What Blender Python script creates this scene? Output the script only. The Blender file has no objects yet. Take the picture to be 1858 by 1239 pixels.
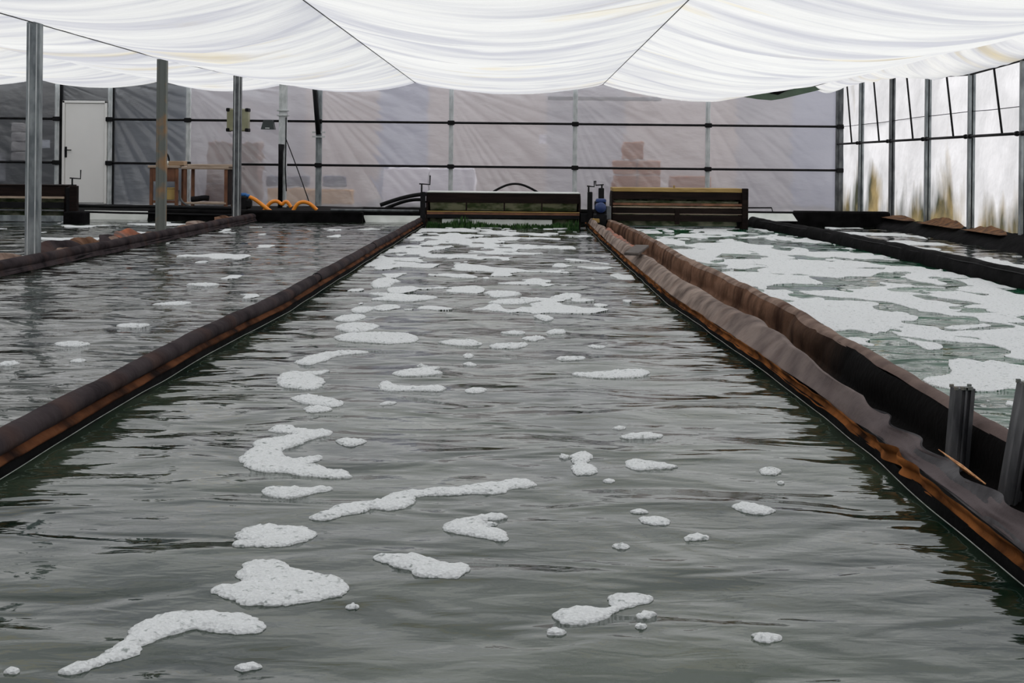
import bpy, math, random
import numpy as np
from mathutils import Vector, Matrix
random.seed(7)
rng = np.random.default_rng(11)
SC = bpy.context.scene
COL = SC.collection
F = 2350.0; VX, VY = 950.0, 295.0; R = 0.0102; CZ = 1.06      # focal length (px), vanishing point, roll, camera height

# ------------------------------------------------------------------ camera, sky, exposure
cam = bpy.data.cameras.new('camera'); camo = bpy.data.objects.new('camera', cam); COL.objects.link(camo)
cam.sensor_fit = 'HORIZONTAL'; cam.sensor_width = 36.0; cam.lens = F/1858*36
cam.shift_x = -(VX-929)/1858; cam.shift_y = -(619.5-VY)/1858
cam.clip_start = 0.05; cam.clip_end = 300
c, s = math.cos(R), math.sin(R)
camo.matrix_world = Matrix(((c, -s, 0, 0), (0, 0, -1, 0), (s, c, 0, CZ), (0, 0, 0, 1)))
SC.camera = camo
w = bpy.data.worlds.new('overcast_sky'); SC.world = w; w.use_nodes = True
bg = w.node_tree.nodes['Background']; bg.inputs[0].default_value = (0.93, 0.96, 1.0, 1); bg.inputs[1].default_value = 1.0
sun = bpy.data.lights.new('sun', 'SUN'); sun.energy = 1.9; sun.angle = math.radians(25); sun.color = (1.0, 0.97, 0.92)
suno = bpy.data.objects.new('sun', sun); COL.objects.link(suno); suno.rotation_euler = (math.radians(-40), math.radians(26), 0)
SC.view_settings.view_transform = 'Standard'; SC.view_settings.look = 'None'
SC.view_settings.exposure = 0.30; SC.view_settings.gamma = 1.0; SC.view_settings.use_curve_mapping = False
SC.cycles.use_denoising = True; SC.cycles.max_bounces = 10; SC.cycles.transmission_bounces = 8; SC.cycles.diffuse_bounces = 5

def W(px, py, Y):
    """world X, Z of a direction seen at px, py and at depth Y"""
    u, v = px-VX, VY-py
    return (u - v*R)*Y/F, CZ + (v + u*R)*Y/F
def WG(px, py, z=0.0):
    """where a ray meets the level z"""
    u, v = px-VX, VY-py
    a, b = u - v*R, v + u*R
    Y = (z-CZ)*F/b
    return a*Y/F, Y

# ------------------------------------------------------------------ noise in numpy
def _h(i, j, seed):
    n = (i.astype(np.int64)*374761393 + j.astype(np.int64)*668265263 + seed*982451653) & 0x7fffffff
    n = ((n ^ (n >> 13))*1274126177) & 0x7fffffff
    return ((n ^ (n >> 16)) & 0xffff)/65535.0
def vnoise(x, y, seed=0):
    x = np.asarray(x, float); y = np.asarray(y, float)
    x, y = np.broadcast_arrays(x, y)
    i, j = np.floor(x), np.floor(y); fx, fy = x-i, y-j
    fx = fx*fx*(3-2*fx); fy = fy*fy*(3-2*fy)
    return ((_h(i, j, seed)*(1-fx)+_h(i+1, j, seed)*fx)*(1-fy) + (_h(i, j+1, seed)*(1-fx)+_h(i+1, j+1, seed)*fx)*fy)*2-1
def fbm(x, y, seed=0, o=4):
    t = 0; a = 1.0; n = 0
    for k in range(o):
        t = t + a*vnoise(np.asarray(x)*2**k, np.asarray(y)*2**k, seed+k*17); n += a; a *= .5
    return t/n
WV = [(0.0011, .30, .4), (0.0014, .45, -.35), (0.0022, .7, .12), (0.0016, .55, .9), (0.003, 1.1, -.2), (0.0008, .24, -.8), (0.0012, .36, .05), (.0012, .42, 1.3)]
def wave(x, y):
    z = 0
    for k, (a, L, t) in enumerate(WV):
        q = 2*math.pi/L
        z = z + a*np.sin(q*(x*math.sin(t)+y*math.cos(t)) + k*1.7 + 1.3*np.sin(x*1.1+y*.37+k))
    return z*np.interp(y, [2, 5, 9, 14], [.40, .75, 1.15, 1.3])

# ------------------------------------------------------------------ materials
def mat(name):
    m = bpy.data.materials.new(name); m.use_nodes = True
    nt = m.node_tree; nt.nodes.clear()
    out = nt.nodes.new('ShaderNodeOutputMaterial')
    return m, nt, out
def N(nt, t, **kw):
    n = nt.nodes.new(t)
    for k, v in kw.items():
        if k.startswith('i_'): n.inputs[k[2:].replace('_', ' ')].default_value = v
        else: setattr(n, k, v)
    return n
def noise_ramp(nt, scale, c0, c1, p0=.35, p1=.65, stretch=(1, 1, 1), detail=5, rot=(0, 0, 0)):
    tc = N(nt, 'ShaderNodeTexCoord'); mp = N(nt, 'ShaderNodeMapping'); mp.inputs['Scale'].default_value = stretch; mp.inputs['Rotation'].default_value = rot
    nt.links.new(tc.outputs['Object'], mp.inputs[0])
    nz = N(nt, 'ShaderNodeTexNoise'); nz.inputs['Scale'].default_value = scale; nz.inputs['Detail'].default_value = detail
    nt.links.new(mp.outputs[0], nz.inputs['Vector'])
    r = N(nt, 'ShaderNodeValToRGB'); r.color_ramp.elements[0].position = p0; r.color_ramp.elements[1].position = p1
    r.color_ramp.elements[0].color = (*c0, 1); r.color_ramp.elements[1].color = (*c1, 1)
    nt.links.new(nz.outputs['Fac'], r.inputs[0])
    return r, nz, mp
def pbr(name, c0, c1=None, rough=.6, metal=0, scale=6, stretch=(1, 1, 1), bump=.2, spec=.5, p0=.35, p1=.65, bscale=None, bd=.01):
    m, nt, out = mat(name)
    b = N(nt, 'ShaderNodeBsdfPrincipled'); b.inputs['Roughness'].default_value = rough; b.inputs['Metallic'].default_value = metal
    b.inputs['Specular IOR Level'].default_value = spec
    r, nz, mp = noise_ramp(nt, scale, c0, c1 or c0, p0, p1, stretch)
    nt.links.new(r.outputs[0], b.inputs['Base Color'])
    if bump:
        n2 = N(nt, 'ShaderNodeTexNoise'); n2.inputs['Scale'].default_value = bscale or scale*3; n2.inputs['Detail'].default_value = 4
        nt.links.new(mp.outputs[0], n2.inputs['Vector'])
        bp = N(nt, 'ShaderNodeBump'); bp.inputs['Strength'].default_value = bump; bp.inputs['Distance'].default_value = bd
        nt.links.new(n2.outputs['Fac'], bp.inputs['Height']); nt.links.new(bp.outputs[0], b.inputs['Normal'])
    nt.links.new(b.outputs[0], out.inputs[0])
    return m
M = {}
M['galv'] = pbr('galvanised_steel', (.15, .17, .18), (.33, .36, .365), .5, .35, 9, (1, 1, .5), .1)
M['galv_dark'] = pbr('dark_galvanised_steel', (.05, .055, .06), (.16, .17, .175), .5, .35, 9, (1, 1, .5), .1)
M['galv_light'] = pbr('bright_galvanised_steel', (.45, .48, .48), (.66, .68, .68), .5, .3, 12, (1, 1, .5), .1)
M['rusty'] = pbr('rust_stained_steel', (.16, .175, .16), (.33, .20, .10), .7, .2, 5, (1, 1, .8), .2, p0=.5, p1=.68)
M['stump'] = pbr('weathered_steel', (.035, .036, .04), (.20, .20, .205), .55, .3, 14, (1, 1, .25), .3, p0=.4, p1=.75)
M['black'] = pbr('black_metal', (.004, .004, .0045), (.010, .010, .011), .6, 0, 8, spec=.15)
M['black_liner'] = pbr('black_pond_liner', (.003, .003, .003), (.009, .0085, .009), .8, 0, 5, (1, .6, 1), .5, .04, bscale=9, bd=.03)
M['dark_wood'] = pbr('dark_stained_wood', (.006, .0035, .003), (.016, .009, .007), .7, 0, 6, (.4, 4, 4), .3, .12)
M['brown_wood'] = pbr('reddish_wood', (.10, .035, .015), (.22, .09, .04), .6, 0, 6, (1, 4, .6), .3)
M['pale_wood'] = pbr('pale_worn_wood', (.30, .22, .16), (.48, .38, .29), .7, 0, 8, (.5, 5, 5), .3)
M['yellow_wood'] = pbr('yellow_wood', (.28, .17, .04), (.42, .28, .09), .6, 0, 8, (.5, 5, 5), .3)
M['orange_wood'] = pbr('split_orange_wood', (.35, .12, .03), (.80, .42, .18), .6, 0, 30, (6, .7, 6), .5)
M['grey_wood'] = pbr('weathered_grey_board', (.05, .04, .035), (.13, .105, .09), .8, 0, 12, (4, .8, 4), .4)
M['white_paint'] = pbr('white_door_paint', (.84, .83, .80), (.87, .86, .83), .45, 0, 2, bump=.02)
M['white_panel'] = pbr('white_plastic_panel', (.60, .63, .58), (.78, .80, .76), .4, 0, 3, bump=.05)
M['yellow_plastic'] = pbr('yellow_plastic', (.60, .42, .14), (.68, .50, .20), .4, 0, 3, bump=0)
M['tan_card'] = pbr('tan_cardboard', (.30, .20, .12), (.36, .25, .15), .8, 0, 3, bump=.05)
M['orange'] = pbr('orange_hose_rubber', (.85, .26, .015), (.95, .33, .02), .4, 0, 4, bump=0)
M['orange_tarp'] = pbr('orange_brown_tarpaulin', (.06, .02, .008), (.38, .09, .018), .6, 0, 5, bump=.4, bd=.02)
M['blue'] = pbr('blue_painted_metal', (.010, .028, .11), (.018, .045, .16), .4, 0, 5, bump=.05)
M['bright_blue'] = pbr('blue_plastic', (.01, .10, .30), (.02, .14, .4), .4, 0, 5, bump=.05)
M['box_cream'] = pbr('cream_enclosure', (.22, .22, .13), (.30, .30, .19), .5, 0, 5, bump=.05)
M['green_lamp'] = pbr('dark_green_housing', (.002, .009, .009), (.004, .015, .014), .4, 0, 5, bump=.05)
M['cord'] = pbr('grey_cord', (.20, .21, .19), (.42, .43, .40), .6, 0, 40, (1, .4, 1), bump=.1)
M['seam'] = pbr('dark_seam_thread', (.05, .05, .05), (.12, .12, .12), .7, 0, 20, bump=0)
M['algae'] = pbr('green_algae', (.008, .04, .008), (.05, .13, .025), .9, 0, 12, bump=.5)
M['soil'] = pbr('orange_brown_soil', (.06, .025, .01), (.22, .10, .035), .95, 0, 9, bump=.8, bd=.03)
M['paddle_panel'] = pbr('algae_stained_paddle_board', (.10, .14, .06), (.50, .50, .34), .6, 0, 5, (1, 1, 2), .2, p0=.4, p1=.6)
M['concrete'] = pbr('grey_concrete', (.12, .12, .12), (.18, .18, .18), .9, 0, 2)
M['ground'] = pbr('outside_ground', (.28, .27, .24), (.40, .39, .35), .95, 0, .5)
M['hall_beige'] = pbr('beige_wall_panel', (.42, .37, .34), (.47, .42, .39), .8, 0, 1, bump=0)
M['hall_blue'] = pbr('blue_grey_wall_panel', (.30, .32, .38), (.34, .36, .42), .8, 0, 1, bump=0)
M['hall_grey'] = pbr('grey_wall_panel', (.33, .32, .33), (.38, .37, .38), .8, 0, 1, bump=0)
M['hall_dark'] = pbr('dark_wall_panel', (.018, .020, .022), (.035, .038, .04), .8, 0, 1, bump=0)
M['hall_slate'] = pbr('slate_wall_panel', (.07, .085, .11), (.09, .11, .14), .8, 0, 1, bump=0)
M['card_brown'] = pbr('brown_cardboard', (.26, .08, .02), (.34, .12, .035), .8, 0, 2, bump=0)
M['card_dark'] = pbr('dark_brown_crate', (.07, .022, .01), (.11, .035, .016), .8, 0, 2, bump=0)
M['white_block'] = pbr('white_sacks', (.75, .75, .78), (.85, .85, .87), .8, 0, 2, bump=0)
M['tan_block'] = pbr('tan_straw_bale', (.38, .20, .05), (.46, .26, .08), .8, 0, 2, bump=0)
M['blue_block'] = pbr('blue_crates', (.012, .02, .06), (.02, .035, .09), .8, 0, 2, bump=0)

def cloth_mat():
    m, nt, out = mat('white_shade_cloth')
    r, nz, mp = noise_ramp(nt, 1.0, (.56, .56, .60), (.77, .765, .75), .34, .58, (.25, 2.2, 1), 5)
    r2, _, _ = noise_ramp(nt, .8, (1, 1, 1), (.97, .84, .56), .60, .80, (.5, 1.3, 1), 4)
    mx = N(nt, 'ShaderNodeMix', data_type='RGBA', blend_type='MULTIPLY'); mx.inputs['Factor'].default_value = 1
    nt.links.new(r.outputs[0], mx.inputs['A']); nt.links.new(r2.outputs[0], mx.inputs['B'])
    t = N(nt, 'ShaderNodeBsdfTranslucent'); d = N(nt, 'ShaderNodeBsdfDiffuse')
    for n in (t, d): nt.links.new(mx.outputs['Result'], n.inputs['Color'])
    n2 = N(nt, 'ShaderNodeTexNoise'); n2.inputs['Scale'].default_value = 2.2; n2.inputs['Detail'].default_value = 3
    nt.links.new(mp.outputs[0], n2.inputs['Vector'])
    bp = N(nt, 'ShaderNodeBump'); bp.inputs['Strength'].default_value = .6; bp.inputs['Distance'].default_value = .08
    nt.links.new(n2.outputs['Fac'], bp.inputs['Height'])
    for n in (t, d): nt.links.new(bp.outputs[0], n.inputs['Normal'])
    ms = N(nt, 'ShaderNodeMixShader'); ms.inputs[0].default_value = .34
    nt.links.new(t.outputs[0], ms.inputs[1]); nt.links.new(d.outputs[0], ms.inputs[2]); nt.links.new(ms.outputs[0], out.inputs[0])
    return m
M['cloth'] = cloth_mat()
def sheet_mat(name, tint, clear, rough=.45, stain=False, stretch=(1, 1, 1), rot=(0, 0, 0), ior=1.12, bump=.5, gloss=.06, dif=.3):
    m, nt, out = mat(name)
    tr = N(nt, 'ShaderNodeBsdfTranslucent'); df = N(nt, 'ShaderNodeBsdfDiffuse')
    rf = N(nt, 'ShaderNodeBsdfRefraction'); rf.inputs['Roughness'].default_value = rough; rf.inputs['IOR'].default_value = ior
    rf.inputs['Color'].default_value = (*[min(1, t*1.25) for t in tint], 1)
    r, nz, mp = noise_ramp(nt, 1.3, tuple(t*.86 for t in tint), tint, .4, .6, stretch, 4, rot)
    src = r.outputs[0]
    if stain:
        # algae and soil splashed up from the ground, in separate plumes
        tc = N(nt, 'ShaderNodeTexCoord'); sp = N(nt, 'ShaderNodeSeparateXYZ'); nt.links.new(tc.outputs['Object'], sp.inputs[0])
        n1 = N(nt, 'ShaderNodeTexNoise'); n1.inputs['Scale'].default_value = 1.0; n1.inputs['Detail'].default_value = 5
        m1 = N(nt, 'ShaderNodeMapping'); m1.inputs['Scale'].default_value = (1, 1.3, .45); nt.links.new(tc.outputs['Object'], m1.inputs[0]); nt.links.new(m1.outputs[0], n1.inputs['Vector'])
        mr = N(nt, 'ShaderNodeMapRange'); mr.inputs['From Min'].default_value = .15; mr.inputs['From Max'].default_value = 1.45
        mr.inputs['To Min'].default_value = .20; mr.inputs['To Max'].default_value = -.16; nt.links.new(sp.outputs['Z'], mr.inputs['Value'])
        ad = N(nt, 'ShaderNodeMath', operation='ADD'); nt.links.new(n1.outputs['Fac'], ad.inputs[0]); nt.links.new(mr.outputs[0], ad.inputs[1])
        rr = N(nt, 'ShaderNodeValToRGB'); e = rr.color_ramp.elements
        e[0].position = .50; e[0].color = (0, 0, 0, 1); e[1].position = .70; e[1].color = (1, 1, 1, 1); nt.links.new(ad.outputs[0], rr.inputs[0])
        sc, _, _ = noise_ramp(nt, 1.1, (.06, .065, .04), (.46, .34, .16), .42, .62)
        mx = N(nt, 'ShaderNodeMix', data_type='RGBA'); nt.links.new(rr.outputs[0], mx.inputs['Factor'])
        nt.links.new(src, mx.inputs['A']); nt.links.new(sc.outputs[0], mx.inputs['B']); src = mx.outputs['Result']
    nt.links.new(src, tr.inputs[0]); nt.links.new(src, df.inputs[0])
    n2 = N(nt, 'ShaderNodeTexNoise'); n2.inputs['Scale'].default_value = 2.5; n2.inputs['Detail'].default_value = 3; nt.links.new(mp.outputs[0], n2.inputs['Vector'])
    bp = N(nt, 'ShaderNodeBump'); bp.inputs['Strength'].default_value = bump; bp.inputs['Distance'].default_value = .08; nt.links.new(n2.outputs['Fac'], bp.inputs['Height'])
    for n in (tr, df, rf): nt.links.new(bp.outputs[0], n.inputs['Normal'])
    a = N(nt, 'ShaderNodeMixShader'); a.inputs[0].default_value = dif; nt.links.new(tr.outputs[0], a.inputs[1]); nt.links.new(df.outputs[0], a.inputs[2])
    b = N(nt, 'ShaderNodeMixShader'); b.inputs[0].default_value = clear; nt.links.new(a.outputs[0], b.inputs[1]); nt.links.new(rf.outputs[0], b.inputs[2])
    g = N(nt, 'ShaderNodeBsdfGlossy'); g.inputs['Roughness'].default_value = .3; nt.links.new(bp.outputs[0], g.inputs['Normal'])
    d = N(nt, 'ShaderNodeMixShader'); d.inputs[0].default_value = gloss; nt.links.new(b.outputs[0], d.inputs[1]); nt.links.new(g.outputs[0], d.inputs[2])
    nt.links.new(d.outputs[0], out.inputs[0])
    return m
M['sheet_back'] = sheet_mat('cloudy_plastic_sheet', (.76, .73, .77), .76, .30, ior=1.11, stretch=(1, 1, 2.4), rot=(0, math.radians(-40), 0), bump=.22, gloss=.16)
M['sheet_dimmed'] = sheet_mat('shade_tinted_plastic_sheet', (.50, .52, .56), .84, .28, ior=1.10, stretch=(1, 1, 2.4), rot=(0, math.radians(-40), 0), bump=.22, gloss=.12)  # same film as other panels; the dimness behind is put into the tint
M['sheet_right'] = sheet_mat('white_plastic_sheet', (.98, .96, .985), .10, .5, stain=True, dif=.12)
M['sheet_plain'] = sheet_mat('plain_plastic_sheet', (.6, .6, .62), .12, .5)
M['net_green'] = sheet_mat('green_shade_net', (.16, .26, .16), .1, .5)

def foam_mat():
    m, nt, out = mat('white_bubble_foam')
    b = N(nt, 'ShaderNodeBsdfPrincipled'); b.inputs['Roughness'].default_value = .6
    tc = N(nt, 'ShaderNodeTexCoord')
    v = N(nt, 'ShaderNodeTexVoronoi'); v.inputs['Scale'].default_value = 95; nt.links.new(tc.outputs['Object'], v.inputs['Vector'])
    n = N(nt, 'ShaderNodeTexNoise'); n.inputs['Scale'].default_value = 45; n.inputs['Detail'].default_value = 3; nt.links.new(tc.outputs['Object'], n.inputs['Vector'])
    r = N(nt, 'ShaderNodeValToRGB'); e = r.color_ramp.elements; e[0].position = .28; e[0].color = (.30, .33, .32, 1); e[1].position = .40; e[1].color = (.78, .80, .80, 1)
    nt.links.new(n.outputs['Fac'], r.inputs[0]); nt.links.new(r.outputs[0], b.inputs['Base Color'])
    ad = N(nt, 'ShaderNodeMath', operation='ADD'); nt.links.new(v.outputs['Distance'], ad.inputs[0]); nt.links.new(n.outputs['Fac'], ad.inputs[1])
    bp = N(nt, 'ShaderNodeBump'); bp.inputs['Strength'].default_value = .7; bp.inputs['Distance'].default_value = .012
    nt.links.new(ad.outputs[0], bp.inputs['Height']); nt.links.new(bp.outputs[0], b.inputs['Normal']); nt.links.new(b.outputs[0], out.inputs[0])
    return m
M['foam'] = foam_mat()
def water_mat(name, c0, c1, bstr, chop=1.0):
    m, nt, out = mat(name)
    b = N(nt, 'ShaderNodeBsdfPrincipled'); b.inputs['Roughness'].default_value = .05; b.inputs['IOR'].default_value = 1.42
    r, nz, mp = noise_ramp(nt, .9, c0, c1, .38, .62, (1, 1.6, 1), 7, (0, 0, .5))
    nt.links.new(r.outputs[0], b.inputs['Base Color'])
    tc = N(nt, 'ShaderNodeTexCoord')
    last = None
    for sc, dist, st in ((1.6, .046, (.9, 1.8, 1)), (6.5, .0040, (.8, 1.9, 1)), (22, .0006, (1, 1.6, 1))):
        mp = N(nt, 'ShaderNodeMapping'); mp.inputs['Scale'].default_value = st; nt.links.new(tc.outputs['Object'], mp.inputs[0])
        n = N(nt, 'ShaderNodeTexNoise'); n.inputs['Scale'].default_value = sc; n.inputs['Detail'].default_value = 2; n.inputs['Distortion'].default_value = .6
        nt.links.new(mp.outputs[0], n.inputs['Vector'])
        bp = N(nt, 'ShaderNodeBump'); bp.inputs['Strength'].default_value = bstr; bp.inputs['Distance'].default_value = dist*chop
        nt.links.new(n.outputs['Fac'], bp.inputs['Height'])
        if last: nt.links.new(last.outputs[0], bp.inputs['Normal'])
        last = bp
    nt.links.new(last.outputs[0], b.inputs['Normal']); nt.links.new(b.outputs[0], out.inputs[0])
    return m
M['water_mid'] = water_mat('murky_green_water', (.003, .016, .009), (.044, .062, .040), .85)
M['water_left'] = water_mat('grey_green_water', (.007, .014, .010), (.030, .038, .026), 1.0, 1.6)
M['water_right'] = water_mat('emerald_green_water', (.001, .040, .016), (.004, .090, .038), 1.0, 2.6)
M['water_far'] = water_mat('grey_water', (.006, .012, .008), (.016, .02, .015), 1.0)

def fabric_mat(name, top, dark, near_dark=None, streak=(.16, .065, .03), amt=.5):
    """felt-like liner fabric: worn taupe, with brown streaks running down it"""
    m, nt, out = mat(name)
    b = N(nt, 'ShaderNodeBsdfPrincipled'); b.inputs['Roughness'].default_value = .9; b.inputs['Specular IOR Level'].default_value = .05
    r, nz, mp = noise_ramp(nt, 5, dark, top, .3, .6, (1, 1, 1), 7)
    r2, _, _ = noise_ramp(nt, 2.2, (0, 0, 0), (1, 1, 1), .52, .66, (.5, 1.6, .5), 5)
    mu = N(nt, 'ShaderNodeMath', operation='MULTIPLY'); mu.inputs[1].default_value = amt; nt.links.new(r2.outputs[0], mu.inputs[0])
    mx = N(nt, 'ShaderNodeMix', data_type='RGBA'); nt.links.new(mu.outputs[0], mx.inputs['Factor']); nt.links.new(r.outputs[0], mx.inputs['A']); mx.inputs['B'].default_value = (*streak, 1)
    src = mx.outputs['Result']
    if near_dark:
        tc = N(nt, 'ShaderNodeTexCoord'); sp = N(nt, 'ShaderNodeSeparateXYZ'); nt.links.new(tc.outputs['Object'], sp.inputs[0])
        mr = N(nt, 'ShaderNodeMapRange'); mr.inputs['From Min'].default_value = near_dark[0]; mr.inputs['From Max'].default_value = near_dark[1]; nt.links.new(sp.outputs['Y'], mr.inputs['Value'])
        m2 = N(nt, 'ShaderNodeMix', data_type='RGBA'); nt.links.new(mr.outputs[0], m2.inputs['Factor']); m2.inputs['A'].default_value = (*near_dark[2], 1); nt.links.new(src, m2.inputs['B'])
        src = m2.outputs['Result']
    nt.links.new(src, b.inputs['Base Color'])
    n2 = N(nt, 'ShaderNodeTexNoise'); n2.inputs['Scale'].default_value = 28; n2.inputs['Detail'].default_value = 6; nt.links.new(mp.outputs[0], n2.inputs['Vector'])
    bp = N(nt, 'ShaderNodeBump'); bp.inputs['Strength'].default_value = .5; bp.inputs['Distance'].default_value = .012
    nt.links.new(n2.outputs['Fac'], bp.inputs['Height']); nt.links.new(bp.outputs[0], b.inputs['Normal']); nt.links.new(b.outputs[0], out.inputs[0])
    return m
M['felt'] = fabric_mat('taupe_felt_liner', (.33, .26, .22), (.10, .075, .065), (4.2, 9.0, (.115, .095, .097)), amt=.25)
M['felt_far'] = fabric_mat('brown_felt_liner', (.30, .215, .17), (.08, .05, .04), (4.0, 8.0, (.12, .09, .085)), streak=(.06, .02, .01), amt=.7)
M['felt_dark'] = fabric_mat('dark_felt_roll', (.052, .041, .043), (.018, .014, .016), amt=.15)
M['felt_inner'] = fabric_mat('rust_streaked_inner_liner', (.20, .11, .07), (.07, .035, .02), (6.3, 8.5, (.004, .0035, .0035)), streak=(.03, .012, .007), amt=.8)  # near end black: black liner plus the trough's shadow, put into the colour
M['worn_sheet'] = fabric_mat('worn_grey_liner_sheet', (.13, .125, .13), (.022, .020, .022), streak=(.012, .011, .012), amt=.8)
M['rust_fold'] = fabric_mat('rust_stained_liner_fold', (.33, .12, .035), (.030, .012, .006), streak=(.006, .004, .004), amt=.9)
M['rust_fold_dim'] = fabric_mat('brown_stained_liner_fold', (.13, .05, .022), (.020, .009, .006), streak=(.008, .006, .006), amt=.9)

# ------------------------------------------------------------------ mesh helpers
def link(name, me, m, parent=None):
    o = bpy.data.objects.new(name, me); COL.objects.link(o)
    if m is not None: me.materials.append(m)
    if parent is not None: o.parent = parent
    return o
class MB:
    def __init__(s): s.v = []; s.f = []
    def add(s, vs, fs):
        b = len(s.v); s.v += [tuple(v) for v in vs]; s.f += [tuple(b+i for i in f) for f in fs]; return s
    def box(s, x0, x1, y0, y1, z0, z1, bev=0.0, rot=None, piv=None):
        x0, x1 = min(x0, x1), max(x0, x1); y0, y1 = min(y0, y1), max(y0, y1); z0, z1 = min(z0, z1), max(z0, z1)
        b = min(bev, .3*(x1-x0), .3*(y1-y0), .3*(z1-z0))
        if b <= 0:
            vs = [(x, y, z) for z in (z0, z1) for x, y in ((x0, y0), (x1, y0), (x1, y1), (x0, y1))]
            fs = [(0, 3, 2, 1), (4, 5, 6, 7), (0, 1, 5, 4), (1, 2, 6, 5), (2, 3, 7, 6), (3, 0, 4, 7)]
        else:
            def ring(z, i): return [(x0+i+b, y0+i, z), (x1-i-b, y0+i, z), (x1-i, y0+i+b, z), (x1-i, y1-i-b, z), (x1-i-b, y1-i, z), (x0+i+b, y1-i, z), (x0+i, y1-i-b, z), (x0+i, y0+i+b, z)]
            vs = ring(z0, b) + ring(z0+b, 0) + ring(z1-b, 0) + ring(z1, b)
            fs = [tuple(range(7, -1, -1)), tuple(range(24, 32))]
            for k in range(3):
                for i in range(8): fs.append((k*8+i, k*8+(i+1) % 8, k*8+8+(i+1) % 8, k*8+8+i))
        if rot is not None:
            p = Vector(piv or ((x0+x1)/2, (y0+y1)/2, (z0+z1)/2)); vs = [tuple(rot @ (Vector(v)-p) + p) for v in vs]
        return s.add(vs, fs)
    def tube(s, pts, r, n=8, cap=True):
        P = [Vector(p) for p in pts]; rs = r if hasattr(r, '__len__') else [r]*len(P)
        vs = []; fs = []; up = Vector((0, 0, 1)); prev = None
        for i, p in enumerate(P):
            t = (P[min(i+1, len(P)-1)]-P[max(i-1, 0)]).normalized()
            if prev is None:
                a = t.cross(up if abs(t.z) < .9 else Vector((1, 0, 0))).normalized()
            else: a = (prev - t*prev.dot(t)).normalized()
            prev = a; b = t.cross(a)
            for k in range(n):
                q = 2*math.pi*k/n; vs.append(p + (a*math.cos(q)+b*math.sin(q))*rs[i])
        for i in range(len(P)-1):
            for k in range(n): fs.append((i*n+k, i*n+(k+1) % n, (i+1)*n+(k+1) % n, (i+1)*n+k))
        if cap: fs += [tuple(range(n-1, -1, -1)), tuple((len(P)-1)*n+k for k in range(n))]
        return s.add(vs, fs)
    def extr(s, prof, z0, z1, cx, cy, lean=(0, 0)):
        n = len(prof); vs = [(cx+x, cy+y, z0) for x, y in prof] + [(cx+x+lean[0], cy+y+lean[1], z1) for x, y in prof]
        fs = [(i, (i+1) % n, n+(i+1) % n, n+i) for i in range(n)] + [tuple(range(n-1, -1, -1)), tuple(range(n, 2*n))]
        return s.add(vs, fs)
    def build(s, name, m, parent=None, smooth=False):
        me = bpy.data.meshes.new(name); me.from_pydata(s.v, [], s.f); me.validate(); me.update()
        if smooth: me.polygons.foreach_set('use_smooth', [True]*len(me.polygons))
        return link(name, me, m, parent)
def grid(name, X, Y, Z, m, parent=None, smooth=True):
    """2-D arrays -> quad mesh"""
    h, wd = X.shape
    v = np.stack([X, Y, Z], -1).reshape(-1, 3)
    i = np.arange(h*wd).reshape(h, wd)
    f = np.stack([i[:-1, :-1], i[:-1, 1:], i[1:, 1:], i[1:, :-1]], -1).reshape(-1, 4)
    me = bpy.data.meshes.new(name); me.vertices.add(len(v)); me.vertices.foreach_set('co', v.ravel())
    me.loops.add(f.size); me.loops.foreach_set('vertex_index', f.ravel().astype(np.int32))
    me.polygons.add(len(f)); me.polygons.foreach_set('loop_start', np.arange(0, f.size, 4, dtype=np.int32))
    me.polygons.foreach_set('use_smooth', np.full(len(f), smooth)); me.update(calc_edges=True); me.validate()
    return link(name, me, m, parent)
def empty(name, loc=(0, 0, 0), label=None, cat=None, group=None, kind=None):
    o = bpy.data.objects.new(name, None); COL.objects.link(o); o.location = loc; o.empty_display_size = .1
    return tag(o, label, cat, group, kind)
def tag(o, label=None, cat=None, group=None, kind=None):
    if label: o['label'] = label
    if cat: o['category'] = cat
    if group: o['group'] = group
    if kind: o['kind'] = kind
    return o
def interp(Y, ys, xs): return np.interp(Y, ys, xs)

# ------------------------------------------------------------------ dividing lines between the ponds (plan shape)
YB = 26.4; XR = 6.44; YE = 22.2
def XW_L(Y): return interp(Y, [1, 7, 9, 24], [-1.71, -1.70, -1.635, -1.645]) + .010*vnoise(np.asarray(Y)*.8, 3.3, 5)
def XW_R(Y): return interp(Y, [2, 5.4, 6.5, 8.4, 9.8, 13.4, 16.5, 24], [1.27, 1.27, 1.24, 1.16, 1.10, 1.07, 1.05, 1.06])
def X_IN(Y): return interp(Y, [2, 4.7, 5.2, 5.7, 6.8, 7.6, 8.3, 9.9, 12, 14.4, 16, 22], [1.34, 1.335, 1.36, 1.36, 1.41, 1.38, 1.30, 1.265, 1.25, 1.19, 1.15, 1.15])
def X_RG(Y): return interp(Y, [2, 4.4, 5.3, 8, 9.9, 11.9, 16.3, 20.4, 23], [1.60, 1.595, 1.60, 1.65, 1.61, 1.52, 1.48, 1.39, 1.36])
def X_D4(Y): return interp(Y, [1, 5, 14, 18, 21, 23], [4.42, 4.42, 4.33, 4.22, 3.98, 3.85])

# ------------------------------------------------------------------ setting: ground, apron, walls
MB().box(-60, 60, -40, 80, -.65, -.55).build('ground', M['ground'])['kind'] = 'structure'
MB().box(-13, 6.6, -3, YB+5, -.55, -.30).build('floor', M['concrete'])['kind'] = 'structure'
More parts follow.
